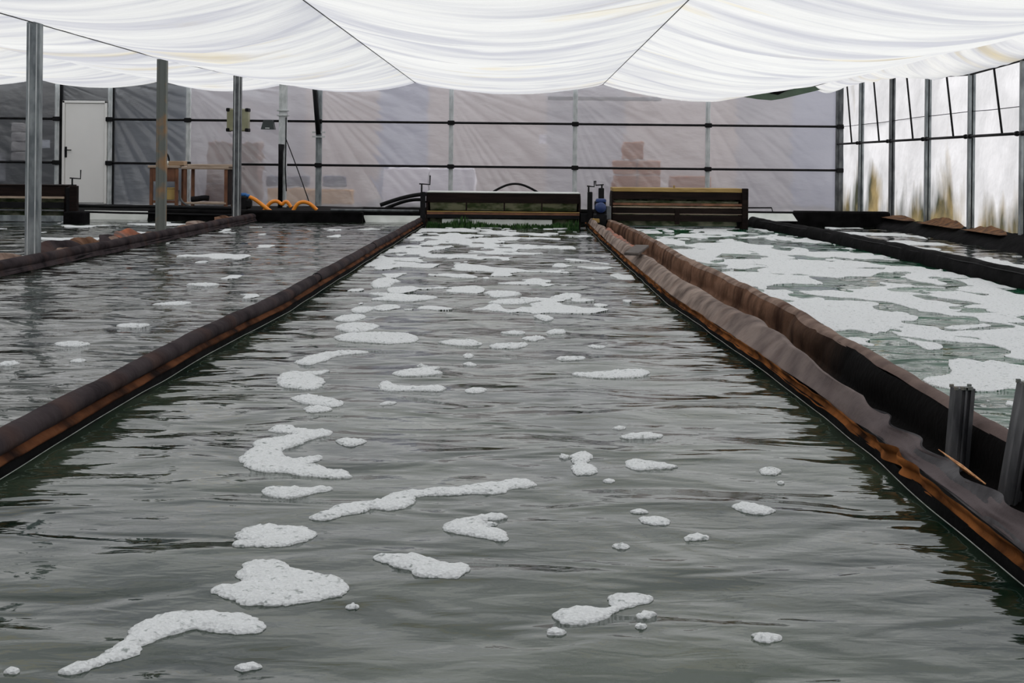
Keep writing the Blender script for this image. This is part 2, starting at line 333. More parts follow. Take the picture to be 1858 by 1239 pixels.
# raised black-lined walkway between the ponds' ends and the back wall
nx, ny = 160, 26
gx, gy = np.meshgrid(np.linspace(-13, 6.42, nx), np.linspace(22.75, YB-.04, ny))
gz = .125 + .02*fbm(gx*1.1, gy*2.2, 41) + .012*fbm(gx*4, gy*5, 42)
gz[0] = -.25; gy[0] = 22.7; gy[1] = 22.74; gz[1] = .11+.01*fbm(gx[1]*2, 0, 9)
ap = grid('walkway', gx, gy, gz, M['black_liner']); ap['kind'] = 'structure'

studs = [(-13, None), (103, 'galv_light'), (199, 'galv_light'), (341, 'galv_light'), (578, 'galv'), (818, 'galv_light'), (1043, 'galv_light'), (1284, 'galv_light'), (1523, 'galv_dark')]
SX = [-13.0] + [W(p, 300, YB-.06)[0] for p, _ in studs[1:]]
wb = empty('wall_back', (0, YB, 0), kind='structure')
def back_sheet(x0, x1, z0, z1, mt, seed):
    nx, nz = max(8, int((x1-x0)*34)), 100
    X, Z = np.meshgrid(np.linspace(x0, x1, nx), np.linspace(z0, z1, nz))
    t = (X-x0)/(x1-x0); edge = np.sin(np.pi*t)
    D = .05*edge*(fbm(X*.8+Z*.9, Z*.5-X*.3, seed)) + .012*edge*np.abs(vnoise((X+Z)*5, (Z-X)*.8, seed+3))
    cr = {23: 1.0, 24: .9, 25: .5, 22: .9}.get(seed, .35)                 # slack folds fanning down from the left stud
    fan = np.arctan2(2.75-Z, X-x0+.35); D = D + edge**.5*.085*cr*(1-np.abs(vnoise(fan*15, (X-x0)*.25, seed+5)))**3*np.exp(-(X-x0)*.45)
    o = grid('plastic_sheet', X, YB+.03+D-0*X, Z, mt, None); o.parent = wb; o.matrix_parent_inverse = Matrix.Translation((0, -YB, 0)); return o
def kid(o, p):
    """parent keeping world coordinates of the mesh"""
    o.parent = p; o.matrix_parent_inverse = Matrix.Translation(-Vector(p.location)); return o
XD0, XD1 = W(115, 300, YB)[0], W(196, 300, YB)[0]
ZDT = W(155, 183, YB)[1]
for i in range(len(SX)-1):
    if i == 1: back_sheet(SX[1], SX[2], ZDT+.02, 3.0, M['sheet_dimmed'], 5)
    else: back_sheet(SX[i], SX[i+1], .12, 3.0, M['sheet_dimmed' if i < 3 else 'sheet_back'], 20+i)
for k, (p, mt) in enumerate(studs[1:]):
    x = SX[k+1]; wd = .045 if k < 7 and k != 3 else .06
    if k == 7: wd = .075
    kid(MB().box(x-wd, x+wd, YB-.08, YB, .1, 3.0, .008).box(x-wd*.3, x+wd*.3, YB-.095, YB-.08, .1, 3.0).build('stud', M[mt]), wb)
for px0, px1 in ((104, 113), (200, 207)):
    x0, x1 = W(px0, 300, YB)[0], W(px1, 300, YB)[0]
    kid(MB().box(x0, x1, YB-.05, YB+.02, .1, 3.0, .008).build('door_post', M['black']), wb)
ZR1, ZR2 = W(818, 223, YB)[1], W(818, 302, YB)[1]
for zr in (ZR1, ZR2):
    for a, b in ((-13, SX[1]), (SX[2], SX[3]), (SX[3], SX[8])):
        if zr == ZR2 and a == SX[3]: a = W(436, 300, YB)[0]
        kid(MB().tube([(a, YB-.11, zr), (b, YB-.11, zr)], .024, 8).build('rail', M['black'], None, True), wb)
    for x in SX[1:]:
        kid(MB().box(x-.07, x+.07, YB-.145, YB-.08, zr-.045, zr+.045, .01).build('clamp', M['black']), wb)
# door
d1 = empty('door_1', ((XD0+XD1)/2, YB-.05, .14), kind='structure')
f = MB(); fw = .05
f.box(XD0, XD0+fw, YB-.10, YB, .14, ZDT, .006).box(XD1-fw, XD1, YB-.10, YB, .14, ZDT, .006).box(XD0, XD1, YB-.10, YB, ZDT-fw, ZDT, .006)
kid(f.build('door_frame', M['white_paint']), d1)
kid(MB().box(XD0+fw+.004, XD1-fw-.004, YB-.075, YB-.02, .15, ZDT-fw-.005, .01).build('door_leaf', M['white_paint']), d1)
hx, hz = W(122, 275, YB)
kid(MB().box(hx-.022, hx+.022, YB-.09, YB-.07, hz-.12, hz+.10, .008).tube([(hx, YB-.09, hz+.03), (hx, YB-.14, hz+.03), (hx+.13, YB-.14, hz+.03)], .011, 8).build('door_handle', M['black']), d1)

# right wall
wr = empty('wall_right', (XR, 20, 0), kind='structure')
YP = [F*XR/(p-VX) for p in (1523, 1563, 1619, 1684, 1763, 1858)]
st = YP[4]-YP[5]
while YP[-1] > 0: YP.append(YP[-1]-st)
def zbase(Y): return interp(Y, [4, 16.7, 26.4], [.24, .22, .14])
for k, (z0, z1) in enumerate(((None, 1.86), (1.86, 3.0))):
    yy = np.arange(-3, YB+.01, .12); nz = 34
    Yg, T = np.meshgrid(yy, np.linspace(0, 1, nz)); zb = zbase(Yg)-.1 if z0 is None else z0
    Z = zb + (z1-zb)*T
    D = .05*fbm(Yg*.5, Z*.9, 61+k) + .01*np.abs(vnoise(Yg*4+Z, Z*1.2, 63+k))
    kid(grid('plastic_sheet', XR+.06+D, Yg, Z, M['sheet_right']), wr)
CP = [(-.5, -.5), (.5, -.5), (.5, -.12), (.36, -.12), (.36, -.36), (-.36, -.36), (-.36, .36), (.36, .36), (.36, .12), (.5, .12), (.5, .5), (-.5, .5)]
def cprof(w, d, flip=1): return [(x*w*flip, y*d) for x, y in CP]
for k, y in enumerate(YP[1:]):
    mt = M['galv_dark'] if k in (1,) else M['galv']
    pr = [(x*.085, -y_*.085) for y_, x in CP]
    kid(MB().extr(pr, zbase(y)-.15, 3.0, XR-.01, y).build('post', mt), wr)
for k in range(len(YP)-1):
    ya, yb = YP[k], YP[k+1]
    kid(MB().tube([(XR-.06, ya, 1.50), (XR-.06, yb, 1.50)], .02, 8).build('rail', M['black'], None, True), wr)
    yc = ya + (yb-ya)*.66
    kid(MB().tube([(XR-.04, yc, 1.50), (XR-.04, yc+.45, 2.75)], .016, 8).build('brace', M['black'], None, True), wr)
    for e in (-.09, .09):
        kid(MB().tube([(XR-.06, yb+e-.03, 1.50), (XR-.06, yb+e+.03, 1.50)], .034, 8).build('clamp', M['black'], None, True), wr)
yy = np.arange(0, YB, .25)
kid(MB().tube([(XR-.0, y, 1.86+.012*vnoise(y*.9, 1, 3)) for y in yy], .006, 6).build('cord', M['black'], None, True), wr)
# black liner sloping from the right wall into the water
yy = np.concatenate([np.arange(1.5, 23, .09)]); tt = np.linspace(0, 1, 9)
Yg, T = np.meshgrid(yy, tt)
X = 6.08 + .34*T + .03*fbm(Yg*1.2, T, 71); Z = -.06 + (zbase(Yg)+.05)*T**.6 + .02*fbm(Yg*2, T*2, 72)
grid('bank_liner', X, Yg, Z, M['black_liner'])['kind'] = 'structure'
# wall on the left and the wall behind the camera
MB().box(-13.06, -13, -3, YB, -.3, 3.0).build('wall_left', M['sheet_plain'])['kind'] = 'structure'
MB().box(-13, XR+.1, -3.06, -3, -.3, 3.0).build('wall_front', M['sheet_plain'])['kind'] = 'structure'

# the storage hall seen blurred through the plastic
hall = empty('wall_behind', (0, 28, 0), kind='structure')
YH = 30.6
def hpan(p0, p1, mt, y=YH, z0=-.2, z1=3.05):
    kid(MB().box(W(p0, 300, y)[0], W(p1, 300, y)[0], y, y+.08, z0, z1).build('panel', M[mt]), hall)
hpan(-250, 105, 'hall_dark'); hpan(105, 215, 'hall_dark'); hpan(215, 345, 'hall_slate'); hpan(345, 560, 'hall_grey'); hpan(560, 690, 'hall_beige'); hpan(690, 780, 'hall_blue')
hpan(780, 990, 'hall_beige'); hpan(990, 1130, 'hall_grey'); hpan(1130, 1330, 'hall_beige'); hpan(1330, 1430, 'hall_grey'); hpan(1430, 1700, 'hall_blue')
kid(MB().box(-16, W(342, 300, YH)[0], YB+1.1, YH+.1, 3.0, 3.06).build('shading_roof', M['hall_dark']), hall)  # unseen; added over the hall's left part to keep it dark
x = W(342, 300, YH)[0]
kid(MB().box(-16, 6.9, YB+.1, YH+.1, -.1, .1).build('hall_floor', M['concrete']), hall)

# ------------------------------------------------------------------ canopy
YC0, YC1 = -2.5, 26.15
def HB(Y): return interp(Y, [0, 17, 21.6, 25.7, 27], [1.33, 1.33, 1.41, 1.55, 1.57])
def HS(Y): return 1.6 + 0*Y
def HE(Y): return interp(Y, [0, 10, 14.5, 16.7, 18.6, 20.6, 22.6, 27], [1.55, 1.50, 1.55, 1.39, 1.34, 1.43, 1.62, 1.6])
seams = [(-13.0, HS), (-9.8, HS), (-7.3, HS), (-4.8, HB), (-2.2, HS), (1.58, HS), (5.8, HS), (6.40, HE)]
def sagf(k, Y):
    if k == 4: return interp(Y, [0, 16, 26.2], [.30, .25, .12])
    if k == 5: return interp(Y, [0, 16, 26.2], [.36, .36, .24])
    if k == 3: return interp(Y, [0, 16, 26.2], [.16, .16, .10])
    if k == 6: return .02+0*Y
    return .10+0*Y
ceil_ = empty('ceiling', (0, 12, 2.66), kind='structure')
def canopy_z(k, X, Y):
    x0, h0 = seams[k]; x1, h1 = seams[k+1]
    t = (X-x0)/(x1-x0)
    z = h0(Y)*(1-t)+h1(Y)*t - sagf(k, Y)*4*t*(1-t)*(1-.25*(2*t-1)**2)*(1 - (np.clip((t-.52)/.35, 0, 1)*.85*np.clip((Y-21)/4, 0, 1) if k == 5 else 0))
    e = (4*t*(1-t))**.6
    wy = Y + .35*fbm(X*.6, Y*.3, 81+k) + .25*np.sin(t*3)
    # swags between cross ropes, and sharp pleats
    q = (wy/3.1) % 1.0; z = z - .075*e*np.sin(np.pi*q**.75)**.6
    for L, a, sd in ((1.45, .055, 1), (.62, .020, 2)):
        ph = wy/L + .5*vnoise(X*.7, wy/L*.7, 90+sd+k); tri = np.abs((ph % 1)-.5)*2
        z = z - a*e*(tri**1.8)*(0.5+0.5*vnoise(X*.5+7, wy*.4, 95+sd))
    z = z + .012*e*fbm(X*.8, Y*2.5, 99)
    return CZ + z
for k in range(len(seams)-1):
    x0, x1 = seams[k][0], seams[k+1][0]
    n = max(6, int((x1-x0)*16))
    X, Y = np.meshgrid(np.linspace(x0, x1, n), np.linspace(YC0, YC1, 620))
    kid(grid('cloth_panel', X, Y, canopy_z(k, X, Y), M['cloth']), ceil_)
yy = np.linspace(0, YC1, 60)
for x, h in seams[1:-1]:
    kid(MB().tube([(x, y, CZ+float(h(y))-.012) for y in yy], .006, 6).build('seam_cord', M['seam'], None, True), ceil_)
yy = np.linspace(0, YC1, 120)
kid(MB().tube([(6.40, y, CZ+float(HE(y))-.012) for y in yy], .014, 6).build('hem_rope', M['black'], None, True), ceil_)

# torn green shade net hanging from the far right corner of the canopy
def netpt(px, py, y=25.9): x, z = W(px, py, y); return (x, y, z)
P = [(1325, 169), (1350, 170), (1390, 168), (1430, 160), (1470, 157), (1512, 155), (1480, 165), (1450, 172), (1420, 179), (1400, 182), (1375, 180), (1350, 176)]
nb = MB(); front = [netpt(*p) for p in P]; back = [(x, y+.02, z) for x, y, z in front]; n = len(P)
nb.add(front+back, [tuple(range(n)), tuple(range(2*n-1, n-1, -1))] + [(i, n+i, n+(i+1) % n, (i+1) % n) for i in range(n)])
net = nb.build('shade_net', M['net_green']); tag(net, 'torn dark green shade net hanging from the far right canopy edge', 'shade net')
P = [(1385, 165), (1398, 163), (1402, 156), (1418, 157), (1430, 158), (1448, 158), (1425, 166), (1412, 172), (1400, 170)]
nb = MB(); front = [netpt(*p, 25.87) for p in P]; back = [(x, y+.012, z) for x, y, z in front]; n = len(P)
nb.add(front+back, [tuple(range(n)), tuple(range(2*n-1, n-1, -1))] + [(i, n+i, n+(i+1) % n, (i+1) % n) for i in range(n)])
nb.build('torn_flap', M['black_liner'], net)

# ------------------------------------------------------------------ water
def water(xa, xb, y0, y1, mt, cols, label, rows=520):
    Y = np.geomspace(y0, y1, rows); T = np.linspace(0, 1, cols)
    Yg, T = np.meshgrid(Y, T, indexing='ij'); A = xa(Yg) if callable(xa) else xa; B = xb(Yg) if callable(xb) else xb
    X = A+(B-A)*T
    fade = np.clip((23-Yg)/2, .2, 1)
    o = grid('pond_water', X, Yg, wave(X, Yg)*fade, mt)
    return tag(o, label, 'water', kind='stuff')
water(-12.98, -4.95, 6.0, 22.9, M['water_left'], 90, 'dark water of the leftmost pond beyond the row of steel posts', 300)
water(-4.72, lambda Y: XW_L(Y)-.06, 2.5, 22.9, M['water_left'], 80, 'rippled grey-green water of the pond between left divider and steel posts')
water(lambda Y: XW_L(Y)-.04, lambda Y: XW_R(Y)+.05, 1.6, 22.9, M['water_mid'], 90, 'murky green water of the wide middle pond dotted with foam', 700)
water(lambda Y: X_RG(Y)+.02, lambda Y: X_D4(Y)+.05, 2.5, 22.9, M['water_right'], 90, 'emerald green water right of the brown fabric bank, streaked with foam')
water(lambda Y: X_D4(Y)+.1, 6.15, 6, 22.9, M['water_far'], 60, 'narrow strip of grey water along the right plastic wall', 300)

# ------------------------------------------------------------------ dividers
def ribbon(name, path, mt, parent, y0, y1, cols, step=.04, seed=0, amp=.006, smooth=True):
    """path(T, Y) -> X, Z swept along Y with wrinkles"""
    n = int((y1-y0)/step)
    yy = np.linspace(y0, y1, n) if y0 > 6 or y1 < 8 else np.concatenate([np.linspace(y0, 8, int((8-y0)/.02)), np.linspace(8, y1, int((y1-8)/.05)+2)[1:]])
    Yg, T = np.meshgrid(yy, np.linspace(0, 1, cols), indexing='ij')
    X, Z = path(T, Yg)
    X = X + amp*fbm(Yg*2, T*3, seed, 2) + amp*.2*fbm(Yg*8, T*4, seed+1, 2); Z = Z + amp*fbm(Yg*1.8+9, T*3, seed+2, 2) + amp*.2*fbm(Yg*8, T*4, seed+3, 2)
    o = grid(name, X, Yg, Z, mt, None, smooth)
    return kid(o, parent)
def cord_along(name, xf, zf, y0, y1, parent, r=.0016, mt='cord'):
    yy = np.arange(y0, y1, .05)
    return kid(MB().tube([(float(xf(y)), y, float(zf(y))) for y in yy], r, 5).build(name, M[mt], None, True), parent)

# left divider of the middle pond
ld = empty('pond_divider', (-1.72, 12, 0), 'long dark felt-rolled divider along the left of the middle pond', 'pond divider')
def lump(Y): return .006*fbm(np.asarray(Y)*.9, 2.2, 7) - .02*np.exp(-((np.asarray(Y)-10.6)/.12)**2) - .012*np.exp(-((np.asarray(Y)-14.6)/.1)**2)
def roll_path(cx, cz, r, wrap=1.0):
    def f(T, Y):
        a = math.radians(-70) + T*math.radians(290); rr = r + lump(Y)*.7 + .003*fbm(Y*5, T*3, 12)
        return cx(Y)+rr*np.cos(a)*1.15, cz+rr*np.sin(a)
    return f
ribbon('felt_roll', roll_path(lambda Y: XW_L(Y)-.052, .098, .042), M['felt_dark'], ld, 1.6, 22.6, 18, seed=3, amp=.004)
ribbon('stained_fold', lambda T, Y: (XW_L(Y)-.008+.012*np.sin(T*6.0)+.006*fbm(Y*6, T*4, 15), .036+.042*T), M['rust_fold_dim'], ld, 1.6, 22.6, 9, seed=8, amp=.004)
ribbon('liner_skirt', lambda T, Y: (XW_L(Y)+.004-.014*T, -.08+.125*T), M['black_liner'], ld, 1.6, 22.7, 7, seed=9, amp=.004)
ribbon('liner_back', lambda T, Y: (XW_L(Y)-.09-.02*(1-T), -.08+.17*T), M['black_liner'], ld, 1.6, 22.7, 7, seed=19, amp=.004)
cord_along('edge_cord', lambda y: XW_L(y)+.016, lambda y: .016+.006*vnoise(y*2.1, .5, 4), 1.7, 22, ld)
for yb in (10.6, 14.6):
    a = np.linspace(-1.2, 3.6, 12); kid(MB().tube([(float(XW_L(yb))-.052+.042*math.cos(q), yb+.01*q, .095+.042*math.sin(q)) for q in a], .004, 6).build('binding_wire', M['black'], None, True), ld)

# left bank with the row of posts
lb = empty('pond_divider', (-4.7, 14, 0), 'dark felt-rolled bank with rumpled tarpaulin behind it, at the foot of the four free-standing posts', 'pond divider')
XB = lambda Y: -4.60 + .03*fbm(np.asarray(Y)*.4, 1.1, 31)
ribbon('felt_roll', roll_path(lambda Y: XB(Y)-.075, .085, .055), M['felt_dark'], lb, 7, 22.7, 16, step=.06, seed=33, amp=.008)
ribbon('stained_fold', lambda T, Y: (XB(Y)-.02+.03*T, .055-.05*T), M['felt_dark'], lb, 7, 22.7, 7, step=.06, seed=35, amp=.006)
ribbon('liner_skirt', lambda T, Y: (XB(Y)+.02-.03*T, -.08+.12*T), M['black_liner'], lb, 7, 22.7, 6, step=.06, seed=36, amp=.005)
def back_fab(T, Y):
    hgt = .07 + .06*np.clip(fbm(Y*1.5, 5.5, 38)+.3, 0, 1.2) + .05*np.exp(-((Y-15.2)/.25)**2) + .04*np.exp(-((Y-13.6)/.35)**2)
    return XB(Y)-.12-.34*T + .02*fbm(Y*2, T*2, 39), -.03*(T > .95) + hgt*np.sin(np.pi*np.clip(T*.9+.12, 0, 1))**.6 + .02*fbm(Y*3, T*3, 40)
ribbon('rumpled_fabric', back_fab, M['felt_far'], lb, 7, 22.7, 16, step=.06, seed=37, amp=.012)
# tarpaulin folds standing up behind the roll
for px, py, yd, wd, ht, mt in ((240, 432, 15.9, .34, .10, 'orange_tarp'), (212, 434, 15.2, .2, .09, 'felt_dark'), (155, 441, 14.3, .3, .10, 'felt_inner'), (112, 450, 13.5, .5, .10, 'felt_dark'), (20, 463, 12.0, .4, .06, 'felt_far'), (350, 412, 19.2, .35, .05, 'felt'), (398, 400, 20.9, .3, .05, 'felt_inner')):
    x0 = -4.80; n = 14
    T, U = np.meshgrid(np.linspace(0, 1, n), np.linspace(0, 1, 9), indexing='ij')
    Yg = yd + (T-.5)*wd*3; hh = ht*np.sin(np.pi*T)**.8*(1+.3*vnoise(T*5, yd, 3))
    X = x0 - .10*U + .03*np.sin(T*9+U*2); Z = .10 + hh*np.sin(np.pi*U*.5+.15)
    o = grid('tarpaulin_fold', X, Yg, Z, M[mt]); kid(o, lb)

# right double bank
rb = empty('fabric_bank', (1.4, 10, 0), 'broad double bank of sagging brown felt with an open trough, right of the middle pond', 'fabric bank')
def strip_path(T, Y):
    xw, xi = XW_R(Y)+.0, X_IN(Y)
    near = np.clip((5.05-Y)/.25, 0, 1)
    top = .150 + .010*fbm(Y*1.3, 3.1, 51)
    a = T
    Xb = xw+.012 + (xi-xw-.012)*a**.9; Zb = .080 + (top-.080)*np.sin(np.clip(a*1.25, 0, 1)*np.pi/2) + .03*np.sin(np.pi*a)*np.clip((xi-xw)*5, .3, 1)
    drop = np.clip((a-.88)/.12, 0, 1); Zb = Zb - .11*drop**2
    Xn = xw+.02+.045*a + .022*np.sin(Y*17+a*2)*a; Zn = .085 + .055*a + .010*vnoise(Y*4, 1, 3)*a
    scal = (.026*vnoise(Y*1.3, 6, 53)+.012*vnoise(Y*3.1, 6, 54))*np.clip(a*1.5-.4, 0, 1)
    wr_ = (.012*(1-np.abs(vnoise(Y*1.7+T*.9, T*.8, 57)))**3 + .004*np.abs(vnoise(Y*5+T*3, T*1.2, 57)))*np.sin(np.pi*a)
    return (Xb+scal)*(1-near)+Xn*near, (Zb+wr_*interp(Y, [8, 14], [1, .4]))*(1-near)+Zn*near
ribbon('felt_strip', strip_path, M['felt'], rb, 2.2, 22.3, 22, seed=50, amp=.006)
ribbon('worn_edge_sheet', lambda T, Y: (XW_R(Y)+.018+.052*T+.022*np.sin(Y*17+T*2)*T, -0+.08+.062*T+.008*vnoise(Y*4, 1, 3)*T), M['worn_sheet'], rb, 2.2, 4.95, 12, seed=58, amp=.005)
def fold_path(T, Y):
    big = np.exp(-((Y-4.35)/.28)**2)
    return XW_R(Y)+.006+.012*np.sin(T*5)+.006*fbm(Y*5, T*3, 55)+.02*big*np.sin(Y*26), .036+(.052+.012*big)*T + .004*vnoise(Y*7, 0, 56)
ribbon('stained_fold', fold_path, M['rust_fold'], rb, 2.2, 22.3, 11, seed=54, amp=.005)
ribbon('liner_skirt', lambda T, Y: (XW_R(Y)-.002+.012*T, -.08+.122*T), M['black_liner'], rb, 2.2, 22.4, 7, seed=59, amp=.004)
cord_along('edge_cord', lambda y: XW_R(y)-.012+.006*vnoise(y*3, 9, 5), lambda y: .016+.007*vnoise(y*2.4, .5, 6), 2.3, 21, rb, .0017)
def ridge_path(T, Y):
    xr = X_RG(Y); xi = X_IN(Y)
    ztop = .195 + .012*fbm(Y*.9, 2.0, 64) - .05*np.clip((Y-19)/3, 0, 1)
    a = T
    flat = np.clip(a/.15, 0, 1); inner = np.clip((a-.15)/.47, 0, 1); out_ = np.clip((a-.62)/.38, 0, 1)
    xb = xi+.02; xf = np.maximum(xb+.015, xr-.05)
    X = xb + (xf-xb)*flat + (xr+.015-xf)*(1-np.cos(inner*np.pi/2)) + .09*np.sin(out_*np.pi/2) ; Z = .015 + (ztop-.015)*np.sin(inner*np.pi/2)**.85 - (ztop+.08)*(1-np.cos(out_*np.pi/2))
    fold = (.075*np.abs(vnoise(Y*1.2+a*.6, 1.1, 66))**.8 + .010*vnoise(Y*3.3+a, 2.1, 67))*np.sin(np.pi*np.clip(a*1.35, 0, 1))
    X = X - fold*.6*interp(Y, [5, 6, 9, 14], [.15, 1, .9, .3])
    return X, Z + .004*fbm(Y*5, a*5, 68)
yc = 7.2
ribbon('felt_ridge', lambda T, Y: ridge_path(.45+.55*T, Y), M['felt_far'], rb, 2.2, 22.0, 20, seed=60, amp=.006)
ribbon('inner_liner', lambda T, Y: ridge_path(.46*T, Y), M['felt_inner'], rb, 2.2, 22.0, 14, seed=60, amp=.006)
ribbon('trough_liner', lambda T, Y: (X_IN(Y)-.03+.12*T, .045-.03*np.sin(np.pi*T)), M['black_liner'], rb, 2.2, 22.3, 6, seed=62, amp=.003)
# orange tarpaulin lying in the trough at the far end
Yg, T = np.meshgrid(np.linspace(14.5, 19.5, 60), np.linspace(0, 1, 10), indexing='ij')
kid(grid('trough_tarpaulin', X_IN(Yg)-.02+.16*T, Yg, .07+.03*fbm(Yg*2, T*2, 70)+.03*T, M['orange_tarp']), rb)
Yg, T = np.meshgrid(np.linspace(7.7, 9.0, 30), np.linspace(0, 1, 8), indexing='ij')
kid(grid('trough_tarpaulin', X_IN(Yg)+.0+.09*T, Yg, .075+.02*fbm(Yg*3, T*2, 73), M['orange_tarp']), rb)
# weathered board across the bank
x0, y0 = WG(1146, 468, .16); x1, y1 = WG(1180, 446, .17)
bd = MB(); L = Vector((x1-x0, y1-y0, 0)); ang = math.atan2(L.y, L.x)
bd.box(-.02, L.length*.5+.05, -.07, .07, 0, .028, .006, Matrix.Rotation(.10, 3, 'Y'), (0, 0, 0))
o = bd.build('board', M['grey_wood']); o.location = (x0, y0, .185); o.rotation_euler = (0, -.12, ang); tag(o, 'short weathered grey board lying across the brown fabric bank', 'board')
# splintered lath on the torn edge near the camera
xa, za = W(1703, 820, 4.14); xb, zb = W(1788, 884, 3.82)
sp = MB()
for k in range(4):
    e = .004*k
    sp.tube([(xa+e, 4.14-.03*k, za-e*.8+.008), ((xa+xb)/2+e*.5, 3.98, (za+zb)/2-e+.010), (xb+.3*e, 3.82+.04*k, zb-e*.5+.010)], [.0015, .0055-.0008*k, .002], 5)
tag(sp.build('splintered_lath', M['orange_wood']), 'splintered orange wood lath on the torn bank edge beside the sawn-off posts', 'lath')

# sawn-off posts standing in the trough
def stump(px0, py0, px1, py1, Y, wd, label, extra=0):
    x0, z0 = W(px0, py0, Y); x1, z1 = W(px1, py1, Y)
    t = (.02-z0)/(z1-z0) if z1 != z0 else 0
    xb = x0+(x1-x0)*t; dx = (x1-x0)*(1+extra)+ (x0-xb)
    r = empty('cut_post', (xb, Y, .0), label, 'post', 'sawn-off posts in the trough of the brown bank')
    ztop = z0+(z1-z0)*(1+extra)
    pr = [(-.5, -.4), (-.15, -.4), (-.15, -.25), (.02, -.25), (.02, -.4), (.12, -.4), (.12, -.2), (.3, -.2), (.3, -.4), (.5, -.4), (.5, .4), (-.5, .4)]
    kid(MB().extr([(a*wd, b*wd) for a, b in pr], .01, ztop, xb, Y, (dx, 0)).build('shaft', M['stump']), r)
    for q in range(9):
        rim = MB()
        a, b = pr[(q*5) % 12]; rim.box(xb+dx+a*wd*.9-.006, xb+dx+a*wd*.9+.006, Y+b*wd*.9-.006, Y+b*wd*.9+.006, ztop-.004, ztop+.004+.006*random.random())
        kid(rim.build('rust_burr', M['rusty']), r)
    return r
stump(1735, 845, 1747, 703, 4.46, .068, 'dark sawn-off steel post standing upright in the trough with a ragged rusty top')
stump(1833, 905, 1866, 722, 4.02, .068, 'leaning grey steel post cut by the right edge of the picture', .15)

# right divider
rd = empty('pond_divider', (4.35, 12, 0), 'low black liner divider between the emerald pond and the right-hand strip of water', 'pond divider')
def rd_path(T, Y):
    a = T*math.pi
    return X_D4(Y)-.0+.10-.10*np.cos(a)+.012*vnoise(Y*1.7, T*2, 75), -.06+(.215+.015*fbm(Y*.8, 1, 76))*np.sin(a)**.55
ribbon('liner_fold', rd_path, M['black_liner'], rd, 4, 22.6, 18, seed=77, amp=.012)
cord_along('edge_hem', lambda y: X_D4(y)+.03, lambda y: .125+.006*vnoise(y*2, 3, 8), 4, 22, rd, .005, 'black')

# ------------------------------------------------------------------ free-standing posts
PX = -4.82
def fpost(px, Y, ztop, label, mt, wd=.125, flange=None, lower=False):
    x = W(px, 400, Y)[0]
    r = empty('steel_post', (x, Y, .08), label, 'post', 'posts in a row on the left bank')
    pr = [(-.5, -.5), (.5, -.5), (.5, .5), (.3, .5), (.3, -.34), (-.3, -.34), (-.3, .5), (-.5, .5)]
    kid(MB().extr([(a*wd, b*wd*.7) for a, b in pr], .02, ztop, x, Y).build('shaft', M[mt]), r)
    g = MB()
    for q in (-.28, .28): g.box(x+q*wd-.006, x+q*wd+.006, Y-wd*.35-.006, Y-wd*.35+.002, .05, ztop-.02)
    kid(g.build('rib', M['galv_light' if mt != 'rusty' else 'rusty']), r)
    return r, x
fpost(60, 12.67, CZ+1.325, 'tall light grey steel post standing nearest, left of the white door', 'galv', .128)
fpost(292, 17.1, CZ+1.315, 'steel post with rust patches standing in front of the work table', 'rusty', .125)
fpost(429, 21.65, CZ+1.41, 'dark grey steel post standing in front of the cream wall box', 'galv_dark', .13)
r4, x4 = fpost(512, 25.55, CZ+1.55, 'pale flanged post against the back wall, black pipe strapped to its lower half', 'galv_light', .15)
zf = W(512, 206, 25.55)[1]
kid(MB().box(x4-.11, x4+.11, 25.45, 25.62, zf+.045, zf+.07, .004).box(x4-.11, x4+.11, 25.45, 25.62, zf-.05, zf-.025, .004).build('flange', M['galv_light']), r4)
z1 = W(512, 262, 25.5)[1]
kid(MB().tube([(x4-.02, 25.43, .1), (x4-.02, 25.43, z1-.15), (x4-.01, 25.44, z1)], [.045, .045, .06], 10).build('drain_pipe', M['black'], None, True), r4)
kid(MB().tube([(x4+.075, 25.45, 1.9), (x4+.08, 25.43, 1.2), (x4+.075, 25.43, .9), (x4+.10, 25.42, .45)], .012, 6).build('cable', M['black'], None, True), r4)
# brace beside the stud
xb, zb = W(578, 244, YB-.15); xt, zt = W(569, 158, YB-.15)
bp_ = MB().tube([(xb, YB-.17, zb), (xt, YB-.17, zt+.25)], .05, 8)
br = bp_.build('diagonal_brace', M['black'], None, True); kid(br, wb)
kid(MB().box(xb-.13, xb+.13, YB-.15, YB-.10, zb+.03, zb+.06).box(xb-.13, xb+.13, YB-.15, YB-.10, zb-.06, zb-.03).build('bracket', M['galv_light']), wb)
# slack cable from the pale post to the walkway
pts = []
for t in np.linspace(0, 1, 24):
    px = 518+(562-518)*t; py = 250+(370-250)*(t**1.0) + 8*math.sin(t*math.pi)*(-.3); x, z = W(px, py, 25.4); pts.append((x, 25.4, z))
tag(MB().tube(pts, .010, 6).build('slack_cable', M['black'], None, True), 'thin black cable slanting from the pale post down to the walkway', 'cable')

